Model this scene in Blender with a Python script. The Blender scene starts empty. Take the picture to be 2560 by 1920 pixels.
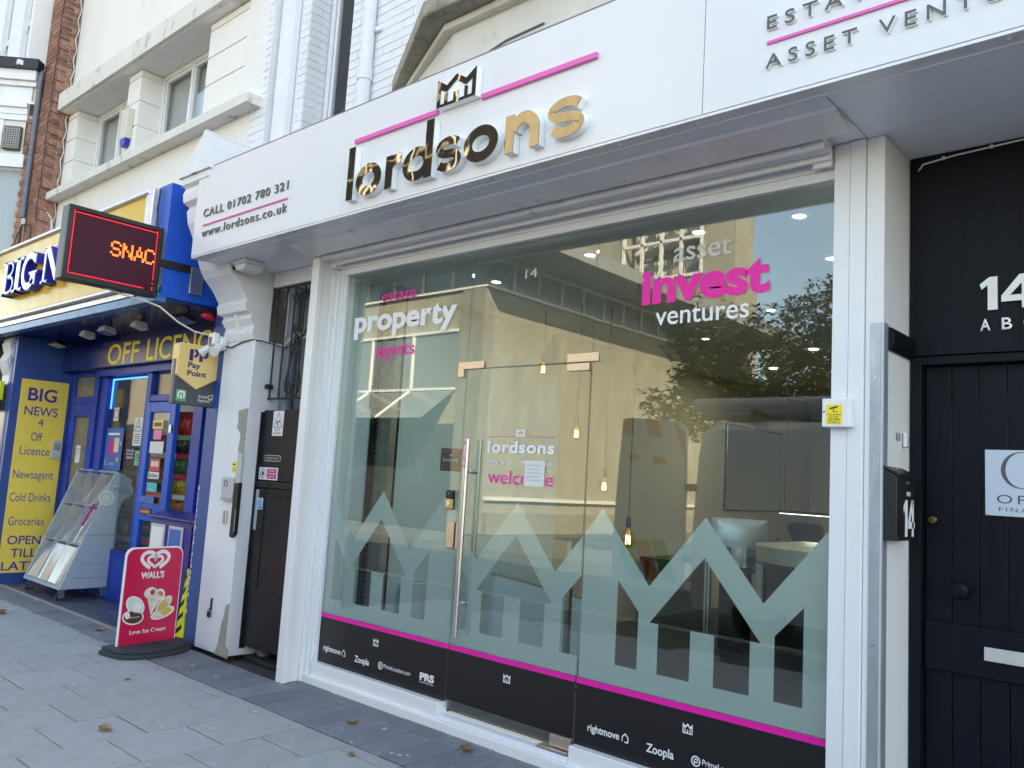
import bpy, bmesh, math, random
from mathutils import Vector, Matrix
R = math.radians
S = bpy.context.scene
COL = S.collection
rnd = random.Random(7)

# ---------------------------------------------------------------- camera
CAM = Vector((0.0, -3.8, 1.55))
yaw, pitch, roll = -0.735797792, 0.116152457, 0.0605901963
fw = Vector((math.sin(yaw)*math.cos(pitch), math.cos(yaw)*math.cos(pitch), math.sin(pitch)))
rt = Vector((math.cos(yaw), -math.sin(yaw), 0)); up = rt.cross(fw)
rr = rt*math.cos(roll)+up*math.sin(roll); uu = up*math.cos(roll)-rt*math.sin(roll)
cd = bpy.data.cameras.new('camera'); cam = bpy.data.objects.new('camera', cd); COL.objects.link(cam)
cam.matrix_world = Matrix(((rr.x, uu.x, -fw.x, CAM.x), (rr.y, uu.y, -fw.y, CAM.y), (rr.z, uu.z, -fw.z, CAM.z), (0, 0, 0, 1)))
cd.sensor_width = 36; cd.lens = 2069.68/2560*36; cd.clip_start = 0.05; cd.clip_end = 600
S.camera = cam

# ---------------------------------------------------------------- sky and sun
sunv = Vector((0.66, 0.50, 0.56)).normalized()          # direction towards the sun
W = bpy.data.worlds.new('World'); S.world = W; W.use_nodes = True
nt = W.node_tree; bg = nt.nodes['Background']
sky = nt.nodes.new('ShaderNodeTexSky'); sky.sky_type = 'NISHITA'; sky.sun_disc = False
sky.sun_elevation = math.asin(sunv.z); sky.sun_rotation = math.atan2(sunv.x, sunv.y)
sky.air_density = 1.0; sky.dust_density = 1.2; sky.ozone_density = 1.0
nt.links.new(sky.outputs[0], bg.inputs[0]); bg.inputs[1].default_value = 0.125
sd = bpy.data.lights.new('sun', 'SUN'); sd.energy = 5.0; sd.angle = R(0.53); sd.color = (1.0, 0.93, 0.82)
so = bpy.data.objects.new('sun', sd); COL.objects.link(so); so.rotation_euler = sunv.to_track_quat('Z', 'Y').to_euler()
so.location = (20, 20, 30)
V = S.view_settings; S.display_settings.display_device = 'sRGB'
V.view_transform = 'Standard'; V.look = 'None'; V.gamma = 1; V.use_curve_mapping = False
V.exposure = 2.68
V.use_white_balance = True; V.white_balance_temperature = 8100; V.white_balance_tint = 10
S.render.engine = 'CYCLES'
S.cycles.max_bounces = 10; S.cycles.transparent_max_bounces = 24; S.cycles.glossy_bounces = 6
S.cycles.use_denoising = True; S.cycles.sample_clamp_indirect = 6; S.cycles.blur_glossy = 0.3
S.cycles.caustics_reflective = False; S.cycles.caustics_refractive = False

# ---------------------------------------------------------------- materials
M = {}
def mat(key, col, rough=.6, metal=0., var=0., vs=4., bump=0., bs=80., spec=.5, rndv=0., dirt=None, emit=None, es=0., coat=0., alpha=1., stretch=None, wave=None):
    """procedural principled material: colour noise (var), per-object value change (rndv), fine relief (bump), grime (dirt=(col,scale,amount,threshold))"""
    m = bpy.data.materials.new(key); m.use_nodes = True; M[key] = m
    n, l = m.node_tree.nodes, m.node_tree.links; b = n['Principled BSDF']
    b.inputs['Roughness'].default_value = rough; b.inputs['Metallic'].default_value = metal
    b.inputs['Specular IOR Level'].default_value = spec; b.inputs['Coat Weight'].default_value = coat
    b.inputs['Base Color'].default_value = (*col, 1)
    tc = n.new('ShaderNodeTexCoord'); vec = tc.outputs['Object']
    if stretch:
        mp = n.new('ShaderNodeMapping'); mp.inputs['Scale'].default_value = stretch; l.new(vec, mp.inputs[0]); vec = mp.outputs[0]
    cur = None
    def noise(scale, detail=4., rough_=.6):
        t = n.new('ShaderNodeTexNoise'); t.inputs['Scale'].default_value = scale; t.inputs['Detail'].default_value = detail
        t.inputs['Roughness'].default_value = rough_; l.new(vec, t.inputs['Vector']); return t
    def mix(a, c, f, blend='MIX'):
        x = n.new('ShaderNodeMix'); x.data_type = 'RGBA'; x.blend_type = blend
        for s_, v_ in ((6, a), (7, c), (0, f)):
            if hasattr(v_, 'is_linked'): l.new(v_, x.inputs[s_])
            elif s_ == 0: x.inputs[0].default_value = v_
            else: x.inputs[s_].default_value = (*v_, 1)
        return x.outputs[2]
    cur = col
    if var:
        t = noise(vs); r_ = n.new('ShaderNodeValToRGB'); e = r_.color_ramp.elements
        e[0].position = .3; e[1].position = .72
        e[0].color = (*[max(0, c*(1-var)) for c in col], 1); e[1].color = (*[min(1, c*(1+var)) for c in col], 1)
        l.new(t.outputs[0], r_.inputs[0]); cur = r_.outputs[0]
    if dirt:
        dc, ds, da, th = dirt
        t = noise(ds, 8, .65); r_ = n.new('ShaderNodeValToRGB'); e = r_.color_ramp.elements
        e[0].position = th; e[1].position = min(1, th+.14); e[0].color = (0, 0, 0, 1); e[1].color = (da, da, da, 1)
        l.new(t.outputs[0], r_.inputs[0]); cur = mix(cur, dc, r_.outputs[0])
    if rndv:
        oi = n.new('ShaderNodeObjectInfo'); mr = n.new('ShaderNodeMapRange'); l.new(oi.outputs['Random'], mr.inputs[0])
        mr.inputs[3].default_value = 1-rndv; mr.inputs[4].default_value = 1+rndv
        hs = n.new('ShaderNodeHueSaturation'); l.new(mr.outputs[0], hs.inputs['Value'])
        if hasattr(cur, 'is_linked'): l.new(cur, hs.inputs['Color'])
        else: hs.inputs['Color'].default_value = (*cur, 1)
        cur = hs.outputs[0]
    if hasattr(cur, 'is_linked'): l.new(cur, b.inputs['Base Color'])
    h = None
    if bump:
        t = noise(bs, 6, .6); bp = n.new('ShaderNodeBump'); bp.inputs['Strength'].default_value = bump; bp.inputs['Distance'].default_value = .01
        l.new(t.outputs[0], bp.inputs['Height']); h = bp
    if wave:
        t = noise(wave[0], 1.5, .4); bp = n.new('ShaderNodeBump'); bp.inputs['Strength'].default_value = wave[1]; bp.inputs['Distance'].default_value = .05
        l.new(t.outputs[0], bp.inputs['Height'])
        if h: l.new(h.outputs[0], bp.inputs['Normal'])
        h = bp
    if h: l.new(h.outputs[0], b.inputs['Normal'])
    if emit:
        b.inputs['Emission Color'].default_value = (*emit, 1); b.inputs['Emission Strength'].default_value = es
    return m
def glass(key, tint=(.9, .95, .93), ior=1.5, rough=0.0, boost=1.0):
    m = bpy.data.materials.new(key); m.use_nodes = True; M[key] = m
    n, l = m.node_tree.nodes, m.node_tree.links; n.remove(n['Principled BSDF'])
    fr = n.new('ShaderNodeFresnel'); fr.inputs[0].default_value = ior
    geo = n.new('ShaderNodeNewGeometry')                        # the pane is a thin solid: use the same fresnel on both faces
    io = n.new('ShaderNodeMix'); io.data_type = 'FLOAT'; io.inputs[2].default_value = ior; io.inputs[3].default_value = 1/ior
    l.new(geo.outputs['Backfacing'], io.inputs[0]); l.new(io.outputs[0], fr.inputs[0])
    fac = fr.outputs[0]
    if boost != 1.0:
        mm = n.new('ShaderNodeMath'); mm.operation = 'MULTIPLY'; mm.use_clamp = True; mm.inputs[1].default_value = boost; l.new(fac, mm.inputs[0]); fac = mm.outputs[0]
    tr = n.new('ShaderNodeBsdfTransparent'); tr.inputs[0].default_value = (*tint, 1)
    gl = n.new('ShaderNodeBsdfGlossy'); gl.inputs['Roughness'].default_value = rough
    tcg = n.new('ShaderNodeTexCoord'); tng = n.new('ShaderNodeTexNoise'); tng.inputs['Scale'].default_value = 1.1; tng.inputs['Detail'].default_value = 1; bpg = n.new('ShaderNodeBump'); bpg.inputs['Strength'].default_value = .012; bpg.inputs['Distance'].default_value = .05
    l.new(tcg.outputs['Object'], tng.inputs['Vector']); l.new(tng.outputs[0], bpg.inputs['Height']); l.new(bpg.outputs[0], gl.inputs['Normal'])
    ms = n.new('ShaderNodeMixShader'); l.new(fac, ms.inputs[0]); l.new(tr.outputs[0], ms.inputs[1]); l.new(gl.outputs[0], ms.inputs[2])
    l.new(ms.outputs[0], n['Material Output'].inputs[0]); return m

# ---------------------------------------------------------------- mesh helpers
class MB:
    def __init__(s): s.v = []; s.f = []; s.mi = []; s.cur = 0
    def add(s, vs, fs):
        o = len(s.v); s.v += [tuple(p) for p in vs]
        for f in fs: s.f.append([i+o for i in f]); s.mi.append(s.cur)
        return s
    def box(s, x0, x1, y0, y1, z0, z1):
        x0, x1 = min(x0, x1), max(x0, x1); y0, y1 = min(y0, y1), max(y0, y1); z0, z1 = min(z0, z1), max(z0, z1)
        return s.add([(x0,y0,z0),(x1,y0,z0),(x1,y1,z0),(x0,y1,z0),(x0,y0,z1),(x1,y0,z1),(x1,y1,z1),(x0,y1,z1)],
                     [(0,3,2,1),(4,5,6,7),(0,1,5,4),(1,2,6,5),(2,3,7,6),(3,0,4,7)])
    def hexa(s, a, b):      # two quads, bottom then top ring
        return s.add(list(a)+list(b), [(0,3,2,1),(4,5,6,7),(0,1,5,4),(1,2,6,5),(2,3,7,6),(3,0,4,7)])
    def prism(s, pts, ax, a, b):
        """polygon pts (2D) in the plane normal to axis ax, extruded from a to b; for 'x' pts=(y,z), 'y' pts=(x,z), 'z' pts=(x,y)"""
        def P(p, t): return {'x': (t, p[0], p[1]), 'y': (p[0], t, p[1]), 'z': (p[0], p[1], t)}[ax]
        n = len(pts); ar = sum(pts[i][0]*pts[(i+1) % n][1]-pts[(i+1) % n][0]*pts[i][1] for i in range(n))
        if (ar > 0) != (ax != 'y'): pts = pts[::-1]
        if a > b: a, b = b, a
        vs = [P(p, a) for p in pts]+[P(p, b) for p in pts]
        return s.add(vs, [list(range(n))[::-1], list(range(n, 2*n))]+[(i, (i+1) % n, n+(i+1) % n, n+i) for i in range(n)])
    def cyl(s, p0, p1, r0, r1=None, n=12, caps=True):
        r1 = r0 if r1 is None else r1; p0 = Vector(p0); p1 = Vector(p1); d = (p1-p0).normalized()
        a = d.orthogonal().normalized(); b = d.cross(a)
        vs = []
        for p, r in ((p0, r0), (p1, r1)):
            for i in range(n):
                t = 2*math.pi*i/n; vs.append(p+a*(r*math.cos(t))+b*(r*math.sin(t)))
        fs = [(i, (i+1) % n, n+(i+1) % n, n+i) for i in range(n)]
        if caps: fs += [list(range(n))[::-1], list(range(n, 2*n))]
        return s.add(vs, fs)
    def tube(s, pts, r, n=6):
        pts = [Vector(p) for p in pts]; rings = []; prev = None
        rs = r if isinstance(r, (list, tuple)) else [r]*len(pts)
        for i, p in enumerate(pts):
            d = (pts[min(i+1, len(pts)-1)]-pts[max(i-1, 0)]).normalized()
            if prev is None: a = d.orthogonal().normalized()
            else:
                a = prev-d*prev.dot(d); a = a.normalized() if a.length > 1e-6 else d.orthogonal().normalized()
            prev = a; b = d.cross(a)
            rings.append([p+a*(rs[i]*math.cos(2*math.pi*k/n))+b*(rs[i]*math.sin(2*math.pi*k/n)) for k in range(n)])
        vs = [v for ring in rings for v in ring]; fs = []
        for i in range(len(pts)-1):
            for k in range(n): fs.append((i*n+k, i*n+(k+1) % n, (i+1)*n+(k+1) % n, (i+1)*n+k))
        fs += [list(range(n))[::-1], [(len(pts)-1)*n+k for k in range(n)]]
        return s.add(vs, fs)
    def lathe(s, prof, c, n=20, ax='z'):
        vs = []
        for r, h in prof:
            for k in range(n):
                t = 2*math.pi*k/n; u, w = r*math.cos(t), r*math.sin(t)
                vs.append({'z': (c[0]+u, c[1]+w, c[2]+h), 'y': (c[0]+u, c[1]+h, c[2]+w), 'x': (c[0]+h, c[1]+u, c[2]+w)}[ax])
        fs = []
        for i in range(len(prof)-1):
            for k in range(n):
                q = (i*n+k, i*n+(k+1) % n, (i+1)*n+(k+1) % n, (i+1)*n+k); fs.append(q if ax != 'y' else q[::-1])
        e = [list(range(n))[::-1], [(len(prof)-1)*n+k for k in range(n)]]
        if ax == 'y': e = [x[::-1] for x in e]
        return s.add(vs, fs+e)
    def quad(s, a, b, c, d): return s.add([a, b, c, d], [(0, 1, 2, 3)])
    def mesh(s, name, mats, off=(0, 0, 0), smooth=False):
        me = bpy.data.meshes.new(name); me.from_pydata([(x-off[0], y-off[1], z-off[2]) for x, y, z in s.v], [], s.f)
        for m in (mats if isinstance(mats, (list, tuple)) else [mats]): me.materials.append(M[m] if isinstance(m, str) else m)
        me.polygons.foreach_set('material_index', s.mi)
        if smooth: me.polygons.foreach_set('use_smooth', [True]*len(s.f))
        me.update(); return me
    def build(s, name, mats, parent=None, bevel=0., smooth=False, world=True, angle=40):
        off = WL(parent) if (parent and world) else Vector((0, 0, 0))
        o = bpy.data.objects.new(name, s.mesh(name, mats, off, smooth)); COL.objects.link(o)
        if parent: o.parent = parent
        if smooth: smooth_angle(o.data, angle)
        if bevel:
            b = o.modifiers.new('bevel', 'BEVEL'); b.width = bevel; b.segments = 2; b.limit_method = 'ANGLE'; b.angle_limit = R(35); b.harden_normals = False
        return o
def smooth_angle(me, deg):
    bm = bmesh.new(); bm.from_mesh(me)
    for e in bm.edges: e.smooth = len(e.link_faces) == 2 and e.calc_face_angle(0) < R(deg)
    bm.to_mesh(me); bm.free()
def WL(o):
    v = Vector(o.location)
    while o.parent: o = o.parent; v += Vector(o.location)
    return v
def tag(o, label, cat, group=None):
    o['label'] = label; o['category'] = cat
    if group: o['group'] = group
    return o
def thing(name, loc, label, cat, group=None, rz=0):
    o = bpy.data.objects.new(name, None); COL.objects.link(o); o.location = loc; o.rotation_euler = (0, 0, rz); o.empty_display_size = .1
    return tag(o, label, cat, group)
def B(name, m, parent, *dims, bevel=0.):        # one box as an object
    return MB().box(*dims).build(name, m, parent, bevel)
def struct(o): o['kind'] = 'structure'; return o
def stuff(o): o['kind'] = 'stuff'; return o

# ---------------------------------------------------------------- lettering (outline text as real thin geometry)
def _tmesh(txt, off=0., depth=0., shear=0., sp=1., bev=0.):
    c = bpy.data.curves.new('lettering', 'FONT'); c.body = txt; c.size = 1; c.offset = off; c.extrude = depth; c.shear = shear; c.space_character = sp
    c.fill_mode = 'BOTH'; c.resolution_u = 5
    o = bpy.data.objects.new('lettering', c); COL.objects.link(o)
    me = bpy.data.meshes.new_from_object(o.evaluated_get(bpy.context.evaluated_depsgraph_get()))
    bpy.data.objects.remove(o); bpy.data.curves.remove(c); return me
_CH = {}
def _ref(off):
    if off not in _CH:
        r_ = []
        for ch in 'Hx':
            me = _tmesh(ch, off); r_.append(max(v.co.y for v in me.vertices)-min(v.co.y for v in me.vertices)); bpy.data.meshes.remove(me)
        _CH[off] = r_
    return _CH[off]
def text(txt, m, parent, p, *a_, split=False, **k_):
    if not split: return _text(txt, m, parent, p, *a_, **k_)
    o = _text(txt, m, parent, p, *a_, **k_); return split_letters(o, k_.get('name', 'letter') if k_.get('name') != 'lettering' else 'letter')
def split_letters(o, nm):
    """one object per letter: islands whose horizontal spans overlap belong to one letter"""
    bm = bmesh.new(); bm.from_mesh(o.data); bm.verts.ensure_lookup_table(); seen = set(); isl = []
    ex = max(range(2), key=lambda i: max(v.co[i] for v in bm.verts)-min(v.co[i] for v in bm.verts))
    for v in bm.verts:
        if v.index in seen: continue
        st = [v]; seen.add(v.index); cur = []
        while st:
            w = st.pop(); cur.append(w.index)
            for e in w.link_edges:
                q = e.other_vert(w)
                if q.index not in seen: seen.add(q.index); st.append(q)
        xs = [bm.verts[i].co[ex] for i in cur]; isl.append([min(xs), max(xs), cur])
    isl.sort(key=lambda t: t[0]); grp = []
    for a, b, c in isl:
        if grp and a < grp[-1][1]-.25*min(b-a, grp[-1][1]-grp[-1][0]): grp[-1][1] = max(grp[-1][1], b); grp[-1][2] += c
        else: grp.append([a, b, list(c)])
    for a, b, c in grp:
        idx = {j: i for i, j in enumerate(c)}; me = bpy.data.meshes.new(nm)
        me.from_pydata([tuple(bm.verts[j].co) for j in c], [], [[idx[v.index] for v in f.verts] for f in bm.faces if f.verts[0].index in idx])
        for mm in o.data.materials: me.materials.append(mm)
        q = bpy.data.objects.new(nm, me); COL.objects.link(q); q.parent = o.parent
    bm.free(); par = o.parent; bpy.data.objects.remove(o); return par
def _text(txt, m, parent, p, width=None, cap=None, xh=None, ax='x', nrm=None, bold=0., depth=.0006, shear=0., sp=1., name='lettering', fit=None):
    """txt with its lower-left baseline corner at p. ax: 'x' reads along +x facing -y; 'y' reads along +y facing +x; '-x' reads along -x facing -y mirrored plane"""
    H, X = _ref(bold); sz = (cap/H) if cap else (xh/X)
    me = _tmesh(txt, bold, 0, shear, sp)
    xs = [v.co.x for v in me.vertices]; x0 = min(xs); w = max(xs)-x0
    if fit:                                       # stretch the string's own box to width x fit
        ys = [v.co.y for v in me.vertices]; y0 = min(ys); sz = fit/(max(ys)-y0)
    else: y0 = 0
    sx = width/w if width else sz
    bm = bmesh.new(); bm.from_mesh(me); bpy.data.meshes.remove(me)
    for v in bm.verts: v.co = Vector(((v.co.x-x0)*sx, (v.co.y-y0)*sz, 0))
    bmesh.ops.remove_doubles(bm, verts=bm.verts, dist=1e-5)
    if depth:
        g = bmesh.ops.extrude_face_region(bm, geom=bm.faces[:])
        for v in [e for e in g['geom'] if isinstance(e, bmesh.types.BMVert)]: v.co.z += depth
    bmesh.ops.recalc_face_normals(bm, faces=bm.faces)
    me = bpy.data.meshes.new(name); bm.to_mesh(me); bm.free()
    for mm in (m if isinstance(m, (list, tuple)) else [m]): me.materials.append(M[mm])
    o = bpy.data.objects.new(name, me); COL.objects.link(o)
    A = {'x': (Vector((1, 0, 0)), Vector((0, -1, 0))), 'y': (Vector((0, 1, 0)), Vector((1, 0, 0))), '-y': (Vector((0, -1, 0)), Vector((-1, 0, 0)))}
    if isinstance(ax, str): a, n_ = A[ax]
    else: a, n_ = Vector(ax[0]), Vector(ax[1])
    u = n_.cross(a)
    off = WL(parent) if parent else Vector((0, 0, 0))
    me.transform(Matrix(((a.x, u.x, n_.x, p[0]-off.x), (a.y, u.y, n_.y, p[1]-off.y), (a.z, u.z, n_.z, p[2]-off.z), (0, 0, 0, 1))))
    if parent: o.parent = parent
    return o
def ring(mb, c, r0, r1, ax, a, b, n=24, t0=0, t1=360):
    """flat ring (arc) between radii, extruded along ax"""
    full = abs(t1-t0) >= 360; k = n if full else n+1
    def P(t, r, d):
        u, w = c[0]+r*math.cos(t), c[1]+r*math.sin(t)
        return {'x': (d, u, w), 'y': (u, d, w), 'z': (u, w, d)}[ax]
    vs = []
    for i in range(k):
        t = R(t0+(t1-t0)*i/n)
        vs += [P(t, r0, a), P(t, r1, a), P(t, r1, b), P(t, r0, b)]
    fs = []
    for i in range(n):
        p, q = 4*i, 4*((i+1) % k)
        fs += [(p, p+1, q+1, q), (p+1, p+2, q+2, q+1), (p+2, p+3, q+3, q+2), (p+3, p, q, q+3)]
    if not full: fs += [(0, 1, 2, 3), (4*n, 4*n+3, 4*n+2, 4*n+1)]
    return mb.add(vs, fs)
def stroke(mb, pts, w, ax, a, b):
    """band of width w along a 2D polyline, extruded a..b along ax"""
    pts = [Vector((p[0], p[1])) for p in pts]; n = len(pts); L = []; Rr = []
    for i, p in enumerate(pts):
        d0 = (pts[i]-pts[i-1]).normalized() if i else None; d1 = (pts[i+1]-pts[i]).normalized() if i < n-1 else None
        d = (d0+d1).normalized() if d0 is not None and d1 is not None else (d0 if d0 is not None else d1)
        nn = Vector((-d.y, d.x)); k = w/2
        if d0 is not None and d1 is not None: k /= max(.4, nn.dot(Vector((-d1.y, d1.x))))
        L.append(p+nn*k); Rr.append(p-nn*k)
    def P(p, t): return {'x': (t, p[0], p[1]), 'y': (p[0], t, p[1]), 'z': (p[0], p[1], t)}[ax]
    vs = []
    for i in range(n): vs += [P(L[i], a), P(Rr[i], a), P(Rr[i], b), P(L[i], b)]
    fs = []
    for i in range(n-1):
        p, q = 4*i, 4*(i+1)
        fs += [(p, p+1, q+1, q), (p+1, p+2, q+2, q+1), (p+2, p+3, q+3, q+2), (p+3, p, q, q+3)]
    fs += [(3, 2, 1, 0), (4*n-4, 4*n-3, 4*n-2, 4*n-1)]
    return mb.add(vs, fs)
def arc(cx, cy, r, t0, t1, n=16, ry=None): ry = ry or r; return [(cx+r*math.cos(R(t0+(t1-t0)*i/n)), cy+ry*math.sin(R(t0+(t1-t0)*i/n))) for i in range(n+1)]
def fixn(o):
    bm = bmesh.new(); bm.from_mesh(o.data); bmesh.ops.recalc_face_normals(bm, faces=bm.faces); bm.to_mesh(o.data); bm.free(); return o
def dup(o, loc=None, label=None):
    def cp(x, par):
        c = x.copy(); COL.objects.link(c); c.parent = par
        for ch in list(x.children): cp(ch, c)
        return c
    r = cp(o, None)
    if loc: r.location = loc
    if label: r['label'] = label
    return r
# ---------------------------------------------------------------- material library
mat('white_paint', (.78, .79, .80), .45, var=.03, vs=3, bump=.05, bs=30, dirt=((.45,.44,.42), 2.5, .35, .62))
mat('white_gloss', (.80, .81, .83), .25, var=.02, vs=2)
mat('white_upvc', (.78, .79, .81), .3, var=.02, vs=3, dirt=((.5,.49,.47), 6, .3, .66))
mat('fascia_white', (.75, .755, .775), .18, var=.015, vs=1.2, bump=.01, bs=6)
mat('soffit_grey', (.82, .85, .89), .25, var=.04, vs=1.5, dirt=((.62,.66,.72), 1.3, .6, .56))
mat('metal_grey', (.78, .78, .80), .35, metal=.1, var=.08, vs=3, dirt=((.2,.19,.18), 7, .5, .6))
mat('steel', (.62, .61, .60), .28, metal=1., var=.05, vs=10, stretch=(1, 1, 30))
mat('bronze_plate', (.62, .55, .47), .35, metal=.9, var=.05, vs=30)
mat('mirror_metal', (.27, .245, .20), .03, metal=1., wave=(4.5, .07))
mat('letter_side', (.84, .87, .86), .3)
mat('pink', (.70, .035, .36), .35)
mat('pink_vinyl', (.86, .004, .36), .45)
mat('pink_acrylic', (.80, .13, .46), .2)
mat('char_letter', (.10, .10, .10), .3)
mat('vinyl_black', (.006, .006, .008), .35)
mat('vinyl_white', (.82, .83, .85), .5)
mat('grey_letter', (.55, .53, .51), .45)
mat('galv', (.42, .46, .50), .45, metal=.6, var=.18, vs=9, dirt=((.62,.65,.68), 14, .5, .55), stretch=(1, 1, .25))
mat('navy_door', (.0030, .0040, .009), .55, spec=.18, var=.3, vs=6, bump=.12, bs=25, stretch=(8, 8, .6), dirt=((.03,.03,.035), 16, .5, .72))
mat('black_gate', (.013, .013, .016), .5, spec=.3, var=.25, vs=4, bump=.1, bs=120, dirt=((.10,.10,.10), 9, .55, .66))
mat('iron', (.010, .010, .011), .5, bump=.15, bs=70, dirt=((.10,.06,.045), 14, .5, .66))
mat('plaster_white', (.74, .75, .77), .6, var=.05, vs=2, bump=.25, bs=25, dirt=((.42,.41,.38), 5, .5, .66))
mat('carved', (.72, .72, .72), .7, bump=.8, bs=16, dirt=((.36,.35,.32), 12, .6, .6))
mat('putty', (.33, .32, .26), .85, var=.15, vs=9, bump=.3, bs=60)
mat('blue_paint', (.004, .042, .33), .35, spec=.3, var=.25, vs=2.5, dirt=((.05,.10,.30), 6, .4, .6))
mat('blue_wall', (.018, .065, .26), .42, var=.2, vs=3, dirt=((.12,.16,.30), 9, .6, .64), bump=.1, bs=20)
mat('blue_bright', (.004, .095, .52), .35, spec=.3, var=.15, vs=1.5)
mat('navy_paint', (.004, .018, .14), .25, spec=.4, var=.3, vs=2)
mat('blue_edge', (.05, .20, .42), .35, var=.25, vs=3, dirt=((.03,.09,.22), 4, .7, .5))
mat('yellow_panel', (.82, .51, .06), .22, spec=.25, var=.06, vs=1.5, wave=(3.2, .12))
mat('yellow_board', (.86, .63, .10), .4, var=.06, vs=2, dirt=((.45,.33,.10), 12, .5, .7))
mat('yellow_txt', (.90, .72, .03), .4)
mat('purple_txt', (.045, .025, .28), .4)
mat('letter_blue', (.018, .022, .36), .3)
mat('letter_face', (.62, .70, .80), .14, metal=.4, var=.06, vs=6)
mat('chrome_frame', (.70, .71, .72), .3, metal=.6, var=.1, vs=4, dirt=((.3,.29,.27), 6, .5, .58))
mat('cream', (.83, .805, .765), .75, var=.04, vs=1.2, bump=.12, bs=40, dirt=((.56,.52,.46), 3.0, .5, .60), stretch=(1, 1, .28))
mat('cream_sill', (.74, .715, .66), .8, var=.06, vs=2, bump=.2, bs=50, dirt=((.16,.15,.13), 7, .7, .57), stretch=(1, 1, .45))
mat('red_brick', (.30, .145, .10), .85, var=.25, vs=14, bump=.5, bs=60, rndv=.35)
mat('mortar', (.46, .40, .35), .95, var=.15, vs=12, bump=.4, bs=80)
mat('painted_brick', (.80, .81, .84), .55, var=.03, vs=5, bump=.3, bs=35, rndv=.02)
mat('painted_mortar', (.78, .79, .82), .7, var=.06, vs=9, bump=.3, bs=60)
mat('stone', (.34, .32, .26), .9, var=.25, vs=5, bump=.7, bs=30, dirt=((.10,.10,.06), 6, .75, .52))
mat('render_white', (.70, .68, .64), .75, var=.06, vs=2, bump=.25, bs=24, dirt=((.40,.36,.28), 3, .5, .6))
mat('coping', (.22, .20, .185), .5, metal=.3, var=.2, vs=6)
mat('slab', (.345, .348, .358), .8, var=.10, vs=7, bump=.35, bs=160, rndv=.05, dirt=((.20,.20,.205), 3.2, .45, .56))
mat('sett', (.185, .195, .225), .7, var=.15, vs=8, bump=.3, bs=120, rndv=.16, dirt=((.22,.22,.23), 22, .5, .67))
mat('tile', (.075, .085, .12), .45, var=.2, vs=9, bump=.1, bs=60, rndv=.18, dirt=((.16,.15,.13), 12, .4, .62))
mat('grout', (.045, .045, .048), .95, bump=.4, bs=90)
mat('asphalt', (.05, .05, .052), .9, var=.15, vs=6, bump=.5, bs=150)
mat('far_paving', (.085, .082, .072), .9, var=.3, vs=1.2, bump=.3, bs=60, dirt=((.17,.155,.11), 1.1, .7, .58))  # the dirt slot here paints in lighter yellowish patches of dappled sun
mat('kerb', (.28, .28, .27), .85, var=.1, vs=5, bump=.3, bs=60)
mat('gum', (.50, .50, .49), .8)
mat('leaf_dry', (.26, .15, .07), .8, var=.3, vs=30, rndv=.3)
mat('black_plastic', (.012, .012, .013), .35, var=.2, vs=8)
mat('rubber', (.030, .034, .045), .75, var=.2, vs=12, bump=.25, bs=90)
mat('grey_box', (.46, .47, .47), .45, var=.05, vs=9)
mat('white_plastic', (.76, .77, .78), .35, var=.02, vs=6)
mat('cable_white', (.68, .67, .62), .5)
mat('cable_black', (.012, .012, .012), .5)
mat('pipe_grey', (.15, .18, .23), .45, var=.12, vs=6, dirt=((.05,.05,.06), 8, .5, .6))
mat('old_wall', (.30, .27, .22), .9, var=.3, vs=6, bump=.6, bs=14, dirt=((.10,.09,.08), 4, .6, .52))
mat('cart_blue', (.36, .44, .50), .45, var=.05, vs=3, dirt=((.12,.14,.17), 6, .6, .68), bump=.05, bs=30)
mat('cart_inner', (.40, .42, .44), .5, var=.1, vs=3)
mat('sign_red', (.62, .015, .075), .28, var=.06, vs=4, dirt=((.75,.35,.42), 40, .6, .73))
mat('print_white', (.80, .79, .76), .4)
mat('print_brown', (.10, .045, .035), .4)
mat('print_yellow', (.62, .46, .06), .4)
mat('print_cream', (.66, .62, .50), .4)
mat('print_pale', (.62, .68, .62), .4)
mat('print_dark', (.03, .03, .035), .4)
mat('print_blue', (.025, .13, .42), .4)
mat('print_sky', (.02, .30, .66), .4)
mat('print_red', (.60, .02, .06), .4)
mat('print_magenta', (.52, .02, .20), .4)
mat('print_green', (.13, .50, .25), .4)
mat('print_orange', (.60, .22, .03), .4)
mat('print_teal', (.03, .42, .48), .4)
mat('print_navy', (.012, .012, .075), .4)
mat('paper', (.72, .72, .70), .7)
mat('pp_yellow', (.80, .57, .22), .35, var=.03, vs=3)
mat('pp_grey', (.075, .078, .085), .4, var=.12, vs=4)
mat('hazard_yellow', (.62, .66, .02), .5, var=.1, vs=9)
mat('cabinet_purple', (.032, .022, .20), .35, var=.2, vs=3, dirt=((.10,.08,.30), 7, .4, .66))
mat('led_panel', (.045, .007, .018), .4, spec=.2)
mat('led_red', (.5, .01, .02), .4, emit=(1., .02, .05), es=.6)
mat('led_amber', (.6, .25, .02), .4, emit=(1., .15, .03), es=.65)
mat('neon_blue', (.02, .2, .9), .4, emit=(.02, .25, 1.), es=.5)
mat('lamp_glow', (1., .95, .85), .4, emit=(1., .93, .82), es=3.)
mat('tube_glow', (1., .98, .95), .4, emit=(1., .97, .93), es=.8)
mat('bulb_glow', (1., .7, .3), .4, emit=(1., .62, .22), es=5.)
mat('lens_blue', (.12, .16, .30), .1, var=.2, vs=30)
mat('crt_yellow', (.55, .50, .33), .3)
mat('office_wall', (.56, .50, .39), .7, var=.03, vs=2)
mat('office_bluish', (.56, .70, .77), .6, var=.03, vs=2)  # on the wall the bluish tint holds window daylight; also the pale bin
mat('office_ceiling', (.60, .60, .58), .7)
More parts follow.
